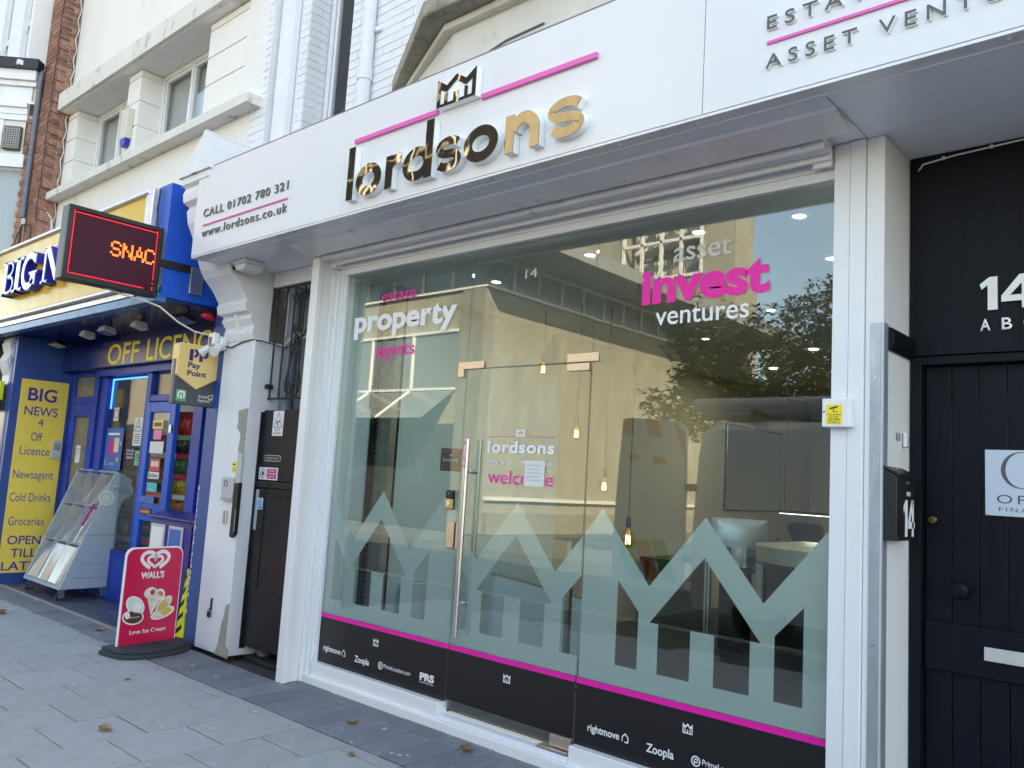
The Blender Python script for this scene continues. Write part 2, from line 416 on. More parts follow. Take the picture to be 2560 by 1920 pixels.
mat('office_floor', (.055, .050, .045), .35, var=.3, vs=3, stretch=(6, .6, 1))
mat('gloss_black', (.005, .005, .006), .12)
mat('satin_black', (.004, .004, .005), .5, spec=.12)
mat('monitor_alu', (.52, .56, .60), .3, metal=.7)
mat('mirror', (.86, .87, .86), .015, metal=1.)
mat('brushed', (.60, .60, .56), .35, metal=.9, var=.12, vs=8, stretch=(.5, .5, 30))
mat('plant', (.03, .07, .03), .6, var=.4, vs=20)
mat('net', (.55, .56, .56), .9, var=.06, vs=3, stretch=(20, 20, 1))
mat('blind', (.50, .47, .40), .8, var=.06, vs=4)
mat('dark_void', (.02, .022, .025), .8)
mat('packet_red', (.50, .02, .025), .25, var=.3, vs=18, rndv=.3)
mat('packet_dark', (.03, .03, .03), .22, var=.6, vs=16, rndv=.4)
mat('packet_green', (.03, .11, .05), .25, var=.4, vs=18, rndv=.3)
mat('packet_yellow', (.45, .32, .04), .25, var=.5, vs=20, rndv=.3)
mat('packet_purple', (.05, .03, .10), .25, var=.5, vs=16, rndv=.3)
mat('packet_orange', (.48, .18, .03), .25, var=.5, vs=18, rndv=.3)
mat('shelf_white', (.60, .60, .58), .4)
mat('concrete', (.26, .242, .19), .9, var=.16, vs=2.2, bump=.4, bs=25, dirt=((.17,.155,.125), 1.6, .6, .54), stretch=(1, 1, .4))
mat('concrete_rough', (.20, .185, .15), .95, var=.2, vs=4, bump=.9, bs=18)
mat('window_white', (.60, .59, .56), .5)
mat('opp_glass', (.13, .14, .14), .12, spec=.6)
mat('opp_soffit', (.22, .22, .21), .7)
mat('bark', (.12, .09, .06), .9, var=.3, vs=8, bump=.6, bs=25)
mat('leafage', (.045, .062, .022), .5, rndv=0, var=.5, vs=3)
mat('van_white', (.62, .63, .64), .3, coat=.3, var=.03, vs=1)
mat('van_orange', (.55, .13, .03), .4)
mat('van_green', (.05, .30, .08), .4)
mat('tyre', (.015, .015, .015), .8)
glass('pane', (.83, .93, .93), 1.52, boost=2.1)
glass('pane_clear', (.92, .94, .94), 1.5)
glass('bulb_glass', (.95, .80, .50), 1.45)
# tinted brownish film on the newsagent's side door
mat('brown_film', (.17, .16, .12), .2, var=.25, vs=2)
mat('satin', (.62, .61, .58), .4, metal=.3, var=.08, vs=20, dirt=((.35,.34,.32), 30, .5, .62))
def film_mat(key, col, a):
    m = bpy.data.materials.new(key); m.use_nodes = True; M[key] = m; n, l = m.node_tree.nodes, m.node_tree.links
    n.remove(n['Principled BSDF']); d = n.new('ShaderNodeBsdfDiffuse'); d.inputs[0].default_value = (*col, 1); t = n.new('ShaderNodeBsdfTransparent'); x = n.new('ShaderNodeMixShader')
    x.inputs[0].default_value = a; l.new(t.outputs[0], x.inputs[1]); l.new(d.outputs[0], x.inputs[2]); l.new(x.outputs[0], n['Material Output'].inputs[0])
film_mat('film_pale', (.75, .78, .78), .3)
def mixed(key, parts):
    """sum of simple closures with weights: (kind, colour, roughness, weight)"""
    m = bpy.data.materials.new(key); m.use_nodes = True; M[key] = m; n, l = m.node_tree.nodes, m.node_tree.links
    n.remove(n['Principled BSDF']); cur = None; tot = 0
    for kind, col, ro, w in parts:
        b = n.new('ShaderNodeBsdf'+kind); b.inputs[0].default_value = (*col, 1)
        if 'Roughness' in b.inputs: b.inputs['Roughness'].default_value = ro
        if cur is None: cur = b.outputs[0]; tot = w
        else:
            x = n.new('ShaderNodeMixShader'); tot += w; x.inputs[0].default_value = w/tot; l.new(cur, x.inputs[1]); l.new(b.outputs[0], x.inputs[2]); cur = x.outputs[0]
    l.new(cur, n['Material Output'].inputs[0])
mixed('frost', (('Diffuse', (.88, .885, .845), 1, .58), ('Translucent', (.76, .80, .79), 1, .42)))
mixed('acrylic', (('Transparent', (.85, .88, .90), 0, .60), ('Diffuse', (.34, .38, .42), 1, .20), ('Glossy', (.9, .9, .92), .12, .18)))
# ================================================================= SETTING
pav = struct(MB().box(-30, 14, -4.7, 12, -.30, -.045).build('pavement', 'grout'))
road = struct(MB().box(-60, 40, -10.2, -4.7, -.40, -.13).build('road', 'asphalt'))
far_pav = struct(MB().box(-60, 40, -40, -10.2, -.40, -.02).build('far_pavement', 'far_paving'))
kerb = struct(MB().box(-30, 14, -4.86, -4.7, -.3, -.006).build('kerb', 'kerb', bevel=.01))
ground = struct(MB().box(-200, 200, -200, 200, -1.2, -.6).build('ground', 'asphalt'))
# paving slabs, running bond, columns along x of 0.432, joints every 0.455 in y
_sl = {}
def piece(cache, key, dims, m, bev):
    if key not in cache:
        mb = MB().box(0, dims[0], 0, dims[1], -dims[2], 0); me = mb.mesh('paving', m)
        bm = bmesh.new(); bm.from_mesh(me); bmesh.ops.bevel(bm, geom=[e for e in bm.edges], offset=bev, segments=1, affect='EDGES'); bm.to_mesh(me); bm.free(); cache[key] = me
    return cache[key]
def lay(name, me, parent, x, y, z, tilt=.002):
    o = bpy.data.objects.new(name, me); COL.objects.link(o); o.parent = parent
    o.location = (x, y, z+rnd.uniform(-.002, .0015)); o.rotation_euler = (rnd.uniform(-tilt, tilt), rnd.uniform(-tilt, tilt), 0); return o
CW, CL, J = .432, .455, .009
k0 = -13
for k in range(k0, 14):
    x = -5.19+k*CW
    ph = 0 if k % 2 == 0 else .2275
    y = -0.99+ph+CL
    while y > -3.3:
        yt, yb = min(y, -.665), y-CL
        if yt-yb > .05 and not (x < -8 and yt < -2.0):
            d = (CW-J, round(yt-yb-J, 3), .04)
            lay('paving_slab', piece(_sl, ('s',)+d, d, 'slab', .003), pav, x, yb, 0)
        y -= CL
# darker setts along the shopfronts
x = -7.4
for i in range(34):
    w = .205 if i % 5 else .215
    if x+w < -1.18:
        lay('paving_sett', piece(_sl, ('t', w), (w-.008, .425, .04), 'sett', .003), pav, x, -.655, 0)
    x += w
x = -5.3
for i in range(11):
    lay('paving_sett', piece(_sl, ('u',), (.39, .165, .04), 'sett', .003), pav, x, -.222, 0); x += .397
x = -11.0
for i in range(18):
    lay('paving_sett', piece(_sl, ('t2',), (.199, .29, .04), 'sett', .003), pav, x, -.70, 0); x += .205
# dark tiles in the newsagent's recess, behind a narrow worn edge strip
for i in range(14):
    for j in range(2):
        lay('floor_tile', piece(_sl, ('f',), (.272, .268, .03), 'tile', .002), pav, -10.86+i*.277, -.39+j*.273, .018, .001)
B('edge_strip', 'kerb', pav, -10.9, -6.97, -.405, -.394, -.02, .016)
# trodden gum spots: nobody could count them
mb = MB()
for i in range(95):
    gx = rnd.uniform(-8.5, -2.6); gy = rnd.uniform(-2.2, -.15); r_ = rnd.choice((.006, .009, .012, .016))*rnd.uniform(.8, 1.2); n = 9
    if gx < -6.9 and gy > -.45: gy -= .4
    vs = [(gx+r_*rnd.uniform(.7, 1.2)*math.cos(2*math.pi*q/n)*1.3, gy+r_*rnd.uniform(.7, 1.2)*math.sin(2*math.pi*q/n), .003) for q in range(n)]
    mb.add(vs, [list(range(n))])
stuff(mb.build('gum_spots', 'gum', pav))
# fallen leaves
def leaf(x, y, s, rz, label, curl=.25):
    s *= .8
    t = thing('fallen_leaf', (x, y, .004), label, 'leaf', 'dry leaves on the paving', rz)
    mb = MB(); n = 7; pts = []
    for i in range(n+1):
        u = i/n; w = s*.36*math.sin(math.pi*(u**.8))*(1+.25*(i % 2)); pts.append((s*(u-.5), w, curl*s*abs(u-.5)*1.6))
    for i in range(n):
        a, b = pts[i], pts[i+1]
        mb.quad((a[0], 0, a[2]*.3), (b[0], 0, b[2]*.3), (b[0], b[1], b[2]+abs(b[1])*.5), (a[0], a[1], a[2]+abs(a[1])*.5))
        mb.quad((a[0], 0, a[2]*.3), (b[0], 0, b[2]*.3), (b[0], -b[1], b[2]+abs(b[1])*.3), (a[0], -a[1], a[2]+abs(a[1])*.3))
    mb.build('blade', 'leaf_dry', t, world=False)
    MB().cyl((-s*.5, 0, .005), (-s*.75, .02*s, .012), .0015, n=5).build('stalk', 'leaf_dry', t, world=False)
leaf(-4.93, -1.62, .11, .3, 'curled brown leaf on the open slabs nearest the viewer')
leaf(-4.22, -.42, .085, 1.1, 'flat orange leaf on the dark setts below the left shop pane')
leaf(-3.42, -.22, .12, -.3, 'crumpled purple brown leaf against the sill under the glass door')
leaf(-8.95, -.95, .16, .2, 'pale torn leaf on the paving before the newspaper trolley')
leaf(-5.95, -1.05, .06, 2.0, 'small tan leaf on the slabs before the black gate', .1)
leaf(-7.75, -.52, .13, .1, 'pale scrap of leaf on the step edge beside the ice cream sign', .1)
leaf(-3.75, -.78, .07, 2.6, 'small brown leaf at the edge of slabs and dark setts')
leaf(-5.45, -2.02, .06, .7, 'thin reddish leaf lying near the lower edge of the slabs', .1)
# grit and crumbs swept against the sills
mb = MB()
for i in range(520):
    gx = rnd.uniform(-6.3, -1.6); gy = -.10-abs(rnd.gauss(0, .05)); r_ = rnd.uniform(.001, .0045)
    if gx < -5.35: gy += rnd.uniform(-.15, .0)
    mb.add([(gx-r_, gy-r_, .002), (gx+r_, gy-r_*.6, .002), (gx+r_*.3, gy+r_, .002), (gx, gy, .002+r_*1.3)], [(0, 1, 3), (1, 2, 3), (2, 0, 3)])
stuff(mb.build('grit', 'leaf_dry', pav))
mb = MB()
for i in range(60):
    gx = rnd.uniform(-9, -2.8); gy = rnd.uniform(-2.4, -.5); r_ = rnd.uniform(.003, .008)
    if gx < -6.9: gy -= .3
    mb.add([(gx-r_*2, gy-r_, .003), (gx+r_*2, gy-r_*.3, .004), (gx+r_, gy+r_, .003)], [(0, 1, 2)])
stuff(mb.build('crumbs', 'leaf_dry', pav))
# ================================================================= ESTATE AGENT
# ---- fascia sign
FS = thing('shop_fascia', (-3.5, -.55, 3.2), 'long white fascia with raised gold lettering above the estate agent glass front', 'shop sign')
def fpanel(x0, x1): return B('panel', 'fascia_white', FS, x0, x1, -.68, -.655, 3.215, 3.94, bevel=.002)
fpanel(-6.46, -1.788); fpanel(-1.784, 1.6)
B('end_panel', 'fascia_white', FS, -6.46, -6.435, -.654, -.1, 3.215, 3.94)
B('top_flashing', 'coping', FS, -6.47, 1.6, -.66, -.02, 3.942, 3.965)
B('bottom_trim', 'metal_grey', FS, -6.46, 1.6, -.676, -.60, 3.200, 3.2145, bevel=.002)
B('trim_strip', 'white_gloss', FS, -6.46, 1.6, -.60, -.585, 3.195, 3.2145)
B('soffit_panel', 'soffit_grey', FS, -6.46, -1.28, -.584, -.02, 3.204, 3.2145)
B('soffit_panel', 'soffit_grey', FS, -1.276, 1.6, -.584, -.102, 3.206, 3.2145)
B('soffit_panel', 'soffit_grey', FS, -1.276, 1.6, -.098, .40, 3.206, 3.2145)
for x in (-5.9, -4.9, -3.9, -2.9, -2.25, -1.83, -1.74, -.6):
    MB().cyl((x, -.64, 3.2), (x, -.64, 3.195), .008, n=8).build('screw', 'metal_grey', FS)
# raised letters "lordsons": each a white body with a mirror face
yF, yB = -.73, -.682
KX = 1.0233
def letter(parts, nm='letter'):
    e = bpy.data.objects.new(nm, None); COL.objects.link(e); e.parent = FS; e.location = (0, 0, 0)
    body, face = MB(), MB()
    for i, f in enumerate(parts):
        f(body, yF+.004, yB); f(face, yF-.0012-.0007*i, yF+.0032)
    for q in (body, face): q.v = [(x*KX, y, 1.55+(z-1.55)*KX) for x, y, z in q.v]
    b = body.build('letter_body', 'letter_side', e, smooth=True, angle=30); fixn(b)
    f = face.build('letter_face', 'mirror_metal', e, smooth=True, angle=30); fixn(f)
    return e
zb, xh = 3.235, .205; sw = .062
# letter cells measured along the fascia; heights: x-height .205, ascender .345
def ringp(cx, cz, rx): return lambda mb, a, b: ering(mb, cx, cz, rx, xh/2, sw, a, b)
def ering(mb, cx, cz, rx, rz, w, a, b, n=36):
    vs = []
    for i in range(n):
        t = 2*math.pi*i/n; c, s_ = math.cos(t), math.sin(t)
        po = (cx+rx*c, cz+rz*s_); pi_ = (cx+(rx-w)*c, cz+(rz-w*.92)*s_)
        vs += [(pi_[0], a, pi_[1]), (po[0], a, po[1]), (po[0], b, po[1]), (pi_[0], b, pi_[1])]
    fs = []
    for i in range(n):
        p, q = 4*i, 4*((i+1) % n); fs += [(p, p+1, q+1, q), (p+1, p+2, q+2, q+1), (p+2, p+3, q+3, q+2), (p+3, p, q, q+3)]
    mb.add(vs, fs)
def bar(x0, x1, z0, z1): return lambda mb, a, b: mb.box(x0, x1, a, b, z0, z1)
def strk(pts, w=sw): return lambda mb, a, b: stroke(mb, pts, w, 'y', a, b)
cz = zb+xh/2
letter([bar(-4.225, -4.163, zb, zb+.345)])
letter([ringp(-4.010, cz, .122)])
def rr_(x): return strk([(x+.031, zb+.10)]+arc(x+.031+.085, zb+.112, .085, 178, 75, 10, .064))
letter([bar(-3.845, -3.783, zb, zb+xh), rr_(-3.845)])
letter([ringp(-3.565, cz, .122), bar(-3.497, -3.435, zb, zb+.345)])
def spath(x, w):
    sw = .05; r1 = (xh/2-sw/2)/2
    top = arc(x, zb+xh-sw/2-r1, w/2-sw/2, 25, 270, 16, r1); bot = arc(x, zb+sw/2+r1, w/2-sw/2, 90, -155, 16, r1)
    return top+bot[1:]
letter([strk(spath(-3.300, .205), .049)])
letter([ringp(-3.050, cz, .127)])
def nn_(x, w): return strk([(x+w-.031, zb), (x+w-.031, zb+.085)]+arc(x+w-.031-.076, zb+xh-.031-.080, .076, 0, 165, 12, .080))
letter([bar(-2.872, -2.810, zb, zb+xh), nn_(-2.872, .235)])
letter([strk(spath(-2.470, .225), .051)])
# crown-and-house emblem
E_ = bpy.data.objects.new('emblem', None); COL.objects.link(E_); E_.parent = FS
def emb(x0, z0, w, h, mb, a, b, bot=.12):
    """crown outline built of bars around a house; (x0,z0) lower-left, width w, height h"""
    X = lambda u: x0+u*w; Z = lambda v: z0+v*h
    q = lambda pts: mb.prism([(X(u), Z(v)) for u, v in pts], 'y', a, b)
    q([(0, 0), (1, 0), (1, .10), (0, .10)])
    q([(0, .1), (.09, .1), (.09, .62), (0, 1.0)]); q([(1, .1), (.91, .1), (.91, .62), (1, 1.0)])
    q([(.0, 1.0), (.09, .62), (.25, .48), (.25, .72)]); q([(1, 1.0), (.91, .62), (.75, .48), (.75, .72)])
    q([(.25, .72), (.25, .48), (.5, .78), (.5, 1.0)]); q([(.75, .72), (.75, .48), (.5, .78), (.5, 1.0)])
    q([(.20, .1), (.28, .1), (.28, .46), (.20, .42)]); q([(.80, .1), (.72, .1), (.72, .46), (.80, .42)])
    q([(.44, .1), (.56, .1), (.56, .38), (.44, .38)])
mb = MB(); mb.prism([(-3.428, 3.632), (-3.118, 3.632), (-3.118, 3.80), (-3.195, 3.745), (-3.273, 3.80), (-3.350, 3.745), (-3.428, 3.80)], 'y', -.727, -.683); mb.v = [(x*KX, y, 1.55+(z-1.55)*KX) for x, y, z in mb.v]
mb.build('emblem_body', 'letter_side', E_)
mb = MB(); emb(-3.428, 3.632, .31, .17, mb, -.7312, -.7275); mb.v = [(x*KX, y, 1.55+(z-1.55)*KX) for x, y, z in mb.v]; mb.build('emblem_face', 'mirror_metal', E_)
B('accent_line', 'pink_acrylic', FS, -4.325, -3.535, -.70, -.682, 3.672, 3.700, bevel=.002)
B('accent_line', 'pink_acrylic', FS, -3.175, -2.376, -.70, -.682, 3.662, 3.692, bevel=.002)
def ftxt(t, x, z, w, cap=None, xh=None, sp=1.):
    if x > -2: text(t, 'letter_side', FS, (x+.003, -.681, z-.003), w, cap, xh, depth=.011, sp=sp, name='letter_backing', bold=.004, split=True)
    return text(t, 'char_letter', FS, (x, -.693 if x > -2 else -.681, z), w, cap, xh, depth=.003 if x > -2 else .008, sp=sp, split=True)
ftxt('CALL 01702 780 321', -6.308, 3.520, 1.219, cap=.064, sp=1.15)
ftxt('www.lordsons.co.uk', -6.302, 3.352, 1.222, xh=.045, sp=1.2)
B('accent_line', 'pink_acrylic', FS, -6.301, -5.082, -.69, -.682, 3.446, 3.456)
ftxt('ESTATE AGENTS', -1.482, 3.506, 1.12, cap=.058, sp=1.5)
ftxt('ASSET VENTURES', -1.484, 3.333, 1.12, cap=.058, sp=1.5)
B('accent_line', 'pink_acrylic', FS, -1.484, -.25, -.69, -.682, 3.443, 3.456)

# ---- roller shutter
RS = thing('roller_shutter', (-3.4, -.2, 3.1), 'rolled-up grey metal shutter and housing under the white fascia', 'roller shutter')
MB().prism([(-.462, 3.204), (-.452, 3.192), (-.28, 3.156), (-.268, 3.158), (-.27, 3.164), (-.44, 3.199), (-.44, 3.204)], 'x', -5.36, -1.278).build('housing_plate', 'metal_grey', RS)
mb = MB(); mb.cyl((-5.30, -.195, 3.170), (-1.42, -.195, 3.170), .032, n=18); mb.cyl((-5.30, -.15, 3.166), (-1.42, -.15, 3.166), .026, n=18); mb.build('shutter_roll', 'metal_grey', RS, smooth=True)
B('bottom_bar', 'white_upvc', RS, -5.28, -1.425, -.125, -.10, 3.118, 3.168, bevel=.003)
B('end_bracket', 'white_upvc', RS, -5.33, -5.24, -.12, -.0455, 3.10, 3.15, bevel=.003)
B('end_bracket', 'white_upvc', RS, -1.52, -1.43, -.10, -.076, 3.095, 3.125, bevel=.003)
mb = MB(); mb.box(-5.375, -5.285, -.235, -.19, -.01, 3.16); mb.build('guide_rail', 'white_upvc', RS, bevel=.004)
B('guide_channel', 'white_paint', RS, -5.368, -5.30, -.19, -.02, 0, 3.15)

# ---- glazed shopfront
SF = thing('glass_shopfront', (-3.3, 0, 0), 'estate agent shopfront of large glass panes in white frames with frosted crowns', 'shopfront')
B('head_frame', 'white_upvc', SF, -5.30, -1.43, -.045, .04, 3.048, 3.098, bevel=.004)
B('head_frame', 'soffit_grey', SF, -5.30, -1.43, -.0455, .04, 3.099, 3.20)
for x0, x1, y0 in ((-5.30, -5.275, -.10), (-5.275, -5.245, -.07), (-5.245, -5.225, -.045), (-5.225, -5.198, -.03)):
    B('jamb_moulding', 'white_gloss', SF, x0, x1-.0005, y0, .05, .0, 3.048, bevel=.003)
B('sill', 'white_gloss', SF, -5.21, -3.852, -.055, .03, .02, .150, bevel=.006)
B('sill', 'white_gloss', SF, -2.822, -1.43, -.055, .03, .02, .150, bevel=.006)
B('sill_base', 'white_gloss', SF, -5.30, -1.43, -.085, .03, -.02, .055, bevel=.006)
B('threshold', 'soffit_grey', SF, -3.85, -2.824, -.06, .06, .0555, .085, bevel=.003)
B('door_track', 'steel', SF, -3.05, -2.836, -.05, .03, .086, .10, bevel=.002)
G0, G1 = -.005, .005
B('glass_pane', 'pane', SF, -5.198, -3.846, G0, G1, .15, 3.047)
B('glass_pane', 'pane', SF, -2.824, -1.44, G0, G1, .15, 3.047)
B('glass_pane', 'pane', SF, -3.842, -2.828, G0, G1, 2.262, 3.047)
# door leaf
DR = MB().box(-3.838, -2.834, G0, G1, .115, 2.253).build('glass_door', 'pane', SF)
def dpart(o): o.parent = DR; o.location = (0, 0, 0); return o
mb = MB(); mb.cyl((-3.738, -.06, .57), (-3.738, -.06, 1.796), .017, n=16); dpart(mb.build('pull_handle', 'steel', SF, smooth=True))
mb = MB(); mb.cyl((-3.738, .06, .57), (-3.738, .06, 1.796), .017, n=16); dpart(mb.build('pull_handle', 'steel', SF, smooth=True))
for z in (.77, 1.59):
    mb = MB(); mb.cyl((-3.738, -.06, z), (-3.738, .06, z), .010, n=10); mb.cyl((-3.738, -.018, z), (-3.738, -.006, z), .016, n=12); dpart(mb.build('handle_standoff', 'steel', SF, smooth=True))
for y0, y1 in ((-.017, -.0056), (.0056, .017)):
    mb = MB().prism([(-3.912, 2.305), (-3.684, 2.305), (-3.684, 2.257), (-3.862, 2.257), (-3.862, 2.206), (-3.912, 2.206)], 'y', y0, y1)
    mb.build('strike_plate', 'bronze_plate', SF, bevel=.002)
    B('pivot_plate', 'bronze_plate', SF, -3.0, -2.776, y0, y1, 2.258, 2.309, bevel=.002)
    dpart(B('pivot_plate', 'bronze_plate', SF, -3.0, -2.838, y0, y1, 2.207, 2.2515, bevel=.002))
    dpart(B('floor_hinge', 'bronze_plate', SF, -2.985, -2.838, y0, y1, .105, .165, bevel=.002))
    B('lock_keep', 'bronze_plate', SF, -3.92, -3.853, y0, y1, 1.10, 1.262, bevel=.002)
    dpart(B('lock_case', 'bronze_plate', SF, -3.834, -3.815, y0, y1, 1.10, 1.262, bevel=.002))
for i, ch in enumerate('PUSH'):
    dpart(text(ch, 'pink_vinyl', SF, (-3.751, -.0785, 1.752-i*.047), .022, cap=.034, name='lettering', bold=.01))
# white pier and return beside the black door
PR = thing('white_pier', (-1.33, 0, 0), 'white boarded pier between the glass shopfront and the dark recessed door', 'pier')
B('front_board', 'white_upvc', PR, -1.425, -1.352, -.075, .03, 0, 3.20, bevel=.003)
B('front_board', 'white_upvc', PR, -1.3505, -1.283, -.078, .03, 0, 3.20, bevel=.003)
B('corner_post', 'white_paint', PR, -1.281, -1.203, -.062, .40, 0, 3.204, bevel=.003)
B('galvanised_angle', 'galv', PR, -1.256, -1.212, -.0665, -.0625, 0, 2.34)
B('galvanised_angle', 'galv', PR, -1.2025, -1.1985, -.066, -.01, 0, 2.34)
mb = MB().prism([(-1.2, 2.33), (-1.185, 2.325), (-1.170, 2.29), (-1.172, 2.25), (-1.19, 2.225), (-1.2, 2.225)], 'y', -.012, .345); mb.build('dado_rail', 'navy_door', PR, smooth=True)
mb = MB().tube([(-1.2, .33, 3.0), (-1.195, .345, 2.6), (-1.195, .34, 2.345), (-1.158, .345, 2.30), (-1.165, .345, 2.235), (-1.196, .345, 2.20), (-1.196, .348, 2.0)], .005); mb.build('edge_bead', 'cable_white', PR)
for z in (.35, .95, 1.45, 2.1): MB().cyl((-1.235, -.067, z), (-1.235, -.0685, z), .006, n=8).build('rivet', 'steel', PR)

# ---- frosted film with the row of crowns, pink stripe and black band (inside face of the glass)
yV = .0062; yO = -.0060
VN = thing('window_film', (-3.3, .01, .15), 'frosted window film of crowns and houses with pink stripe above black band', 'window film')
def film(x0, x1, nm):
    """frosted sheet between x0 and x1: zig-zag top, side slots and house-shaped openings, built as column strips"""
    P = .6325; pk = -4.6055
    def top(x):
        u = ((x-pk)/P) % 1.0; return 1.045+(1.425-1.045)*abs(2*u-1)
    def holes(x):          # open z-intervals at x
        c = pk+2*P*round((x-pk)/(2*P)); d = abs(x-c); o = []
        if d < .308:
            gable = 1.225-(d/.306)*(1.225-.86)
            if d < .066: lo = .857
            elif d < .253: lo = .61
            else: lo = .86
            if gable > lo-.003: o.append((lo, max(gable, lo)))
        if .375 < d < .512: o.append((.61, .905+(d-.375)/.137*.148))
        return o
    br = {x0, x1}; k = -12
    for k in range(-12, 14):
        c = pk+P*k
        br |= {c, c+P/2}
        if k % 2 == 0:
            for d in (.066, .253, .306, .375, .512): br |= {c+d-1e-5, c+d+1e-5, c-d-1e-5, c-d+1e-5}
    xs = sorted(b for b in br if x0 <= b <= x1); mb = MB(); zb0 = .503
    for a, b in zip(xs, xs[1:]):
        if b-a < 1e-4: continue
        e = 2e-6; ha, hb = holes(a+e), holes(b-e); ta, tb = top(a+e), top(b-e); la = lb = zb0
        for (p, q), (r, s_) in zip(ha, hb):
            mb.quad((a, yV, la), (b, yV, lb), (b, yV, r), (a, yV, p)); la, lb = q, s_
        mb.quad((a, yV, la), (b, yV, lb), (b, yV, tb), (a, yV, ta))
    return mb.build(nm, 'frost', VN)
for a, b in ((-5.198, -3.847), (-3.837, -2.835), (-2.823, -1.441)):
    film(a, b, 'frosted_sheet')
    MB().quad((a, yO+.0002, .472), (b, yO+.0002, .472), (b, yO+.0002, .5028), (a, yO+.0002, .5028)).build('pink_stripe', 'pink_vinyl', VN)
    z0 = .151 if a != -3.837 else .17
    MB().quad((a, yO+.0002, z0), (b, yO+.0002, z0), (b, yO+.0002, .4718), (a, yO+.0002, .4718)).build('black_band', 'vinyl_black', VN)
# lettering on the glass
def gt(t, m, x, z, w, cap=None, xh=None, bold=0., y=yO, sp=1.): return text(t, m, VN, (x, y, z), w, cap, xh, bold=bold, sp=sp, depth=.0004, split=(cap or 0) > .03 or (xh or 0) > .025)
gt('estate', 'pink_vinyl', -4.785, 2.805, .382, xh=.055, bold=.008)
gt('property', 'vinyl_white', -5.085, 2.598, 1.115, xh=.118, bold=.035)
gt('agents', 'pink_vinyl', -4.809, 2.395, .431, xh=.062, bold=.008)
gt('asset', 'grey_letter', -2.311, 2.778, .338, xh=.072, bold=.006)
gt('invest', 'pink_vinyl', -2.507, 2.565, .745, xh=.140, bold=.04)
gt('ventures', 'vinyl_white', -2.413, 2.435, .546, xh=.070, bold=.006)
gt('14', 'grey_letter', -3.378, 2.811, .098, cap=.058)
gt('lordsons', 'vinyl_white', -3.607, 1.722, .538, xh=.050, bold=.03, sp=1.08)
gt('01702 780 321', 'vinyl_white', -3.604, 1.646, .206, cap=.022, bold=.01)
gt('LORDSONS.CO.UK', 'vinyl_white', -3.345, 1.648, .269, cap=.022, bold=.01)
gt('welcome', 'pink_vinyl', -3.592, 1.528, .525, xh=.055)
MB().box(-3.602, -3.385, yO, yO+.0004, 1.8175, 1.8205).build('pink_line', 'pink_vinyl', VN); MB().box(-3.29, -3.071, yO, yO+.0004, 1.8175, 1.8205).build('pink_line', 'pink_vinyl', VN)
def crown(x, z, w, h, m='vinyl_white', par=None, y=yO):
    mb = MB(); emb(x-w/2, z, w, h, mb, y-.0004, y); return mb.build('crown_mark', m, par or VN)
crown(-3.338, 1.820, .074, .05)
for c in (-4.551, -3.335, -2.131): crown(c, .366, .055, .05)
for x0 in (0, 2.404):
    gt('rightmove', 'vinyl_white', -5.139+x0, .240, .205, xh=.026, bold=.02)
    mb = MB(); stroke(mb, [(-4.915+x0, .238), (-4.915+x0, .262), (-4.897+x0, .279), (-4.879+x0, .262), (-4.879+x0, .238), (-4.90+x0, .238)], .006, 'y', yO-.0004, yO); mb.build('house_mark', 'vinyl_white', VN)
    gt('Zoopla', 'vinyl_white', -4.767+x0, .226, .160, cap=.043, bold=.02)
    mb = MB(); ring(mb, (-4.485+x0, .250), .019, .0255, 'y', yO-.0004, yO); ring(mb, (-4.484+x0, .252), .006, .011, 'y', yO-.0004, yO); mb.box(-4.495+x0, -4.490+x0, yO-.0005, yO, .233, .255); mb.build('round_mark', 'vinyl_white', VN)
    gt('PrimeLocation.com', 'vinyl_white', -4.450+x0, .240, .272, cap=.028, bold=.005)
    if x0 == 0:
        gt('PRS', 'vinyl_white', -4.086, .240, .135, cap=.048, bold=.05)
        gt('Property Redress Scheme', 'vinyl_white', -4.086, .222, .135, cap=.010)
# notices and bell at the door
n_ = thing('bell_notice', (-3.95, 0, 1.66), 'small black notice with pink line beside the steel door handle', 'notice')
B('card', 'vinyl_black', n_, -4.046, -3.850, .0062, .0070, 1.588, 1.738)
text('PLEASE RING BELL', 'pink_vinyl', n_, (-4.035, .0060, 1.712), .172, cap=.016, bold=.01)
text('lordsons', 'vinyl_white', n_, (-4.020, .0060, 1.652), .135, xh=.016, bold=.01)
MB().box(-4.0, -3.90, .0055, .0060, 1.686, 1.688).build('pink_line', 'pink_vinyl', n_); crown(-3.95, 1.688, .02, .013, par=n_, y=.006)
n_ = thing('video_doorbell', (-3.905, -.02, 1.40), 'black and brass video doorbell fixed to the glass near the door', 'doorbell')
B('back_plate', 'black_plastic', n_, -3.937, -3.868, -.014, -.006, 1.342, 1.466, bevel=.004)
B('camera_cover', 'gloss_black', n_, -3.935, -3.87, -.032, -.0142, 1.412, 1.463, bevel=.005)
B('brass_cover', 'brass', n_, -3.935, -3.87, -.033, -.0142, 1.345, 1.411, bevel=.005) if 'brass' in M else (mat('brass', (.55, .42, .16), .25, metal=1.), B('brass_cover', 'brass', n_, -3.935, -3.87, -.033, -.0142, 1.345, 1.411, bevel=.005))
MB().cyl((-3.903, -.033, 1.385), (-3.903, -.037, 1.385), .017, n=20).build('button', 'white_plastic', n_)
MB().cyl((-3.903, -.032, 1.445), (-3.903, -.0345, 1.445), .008, n=16).build('lens', 'lens_blue', n_)
n_ = thing('door_paper', (-3.21, .01, 1.6), 'small white paper notice taped to the glass door over the web address', 'notice')
B('sheet', 'paper', n_, -3.288, -3.133, -.0080, -.0072, 1.525, 1.677)
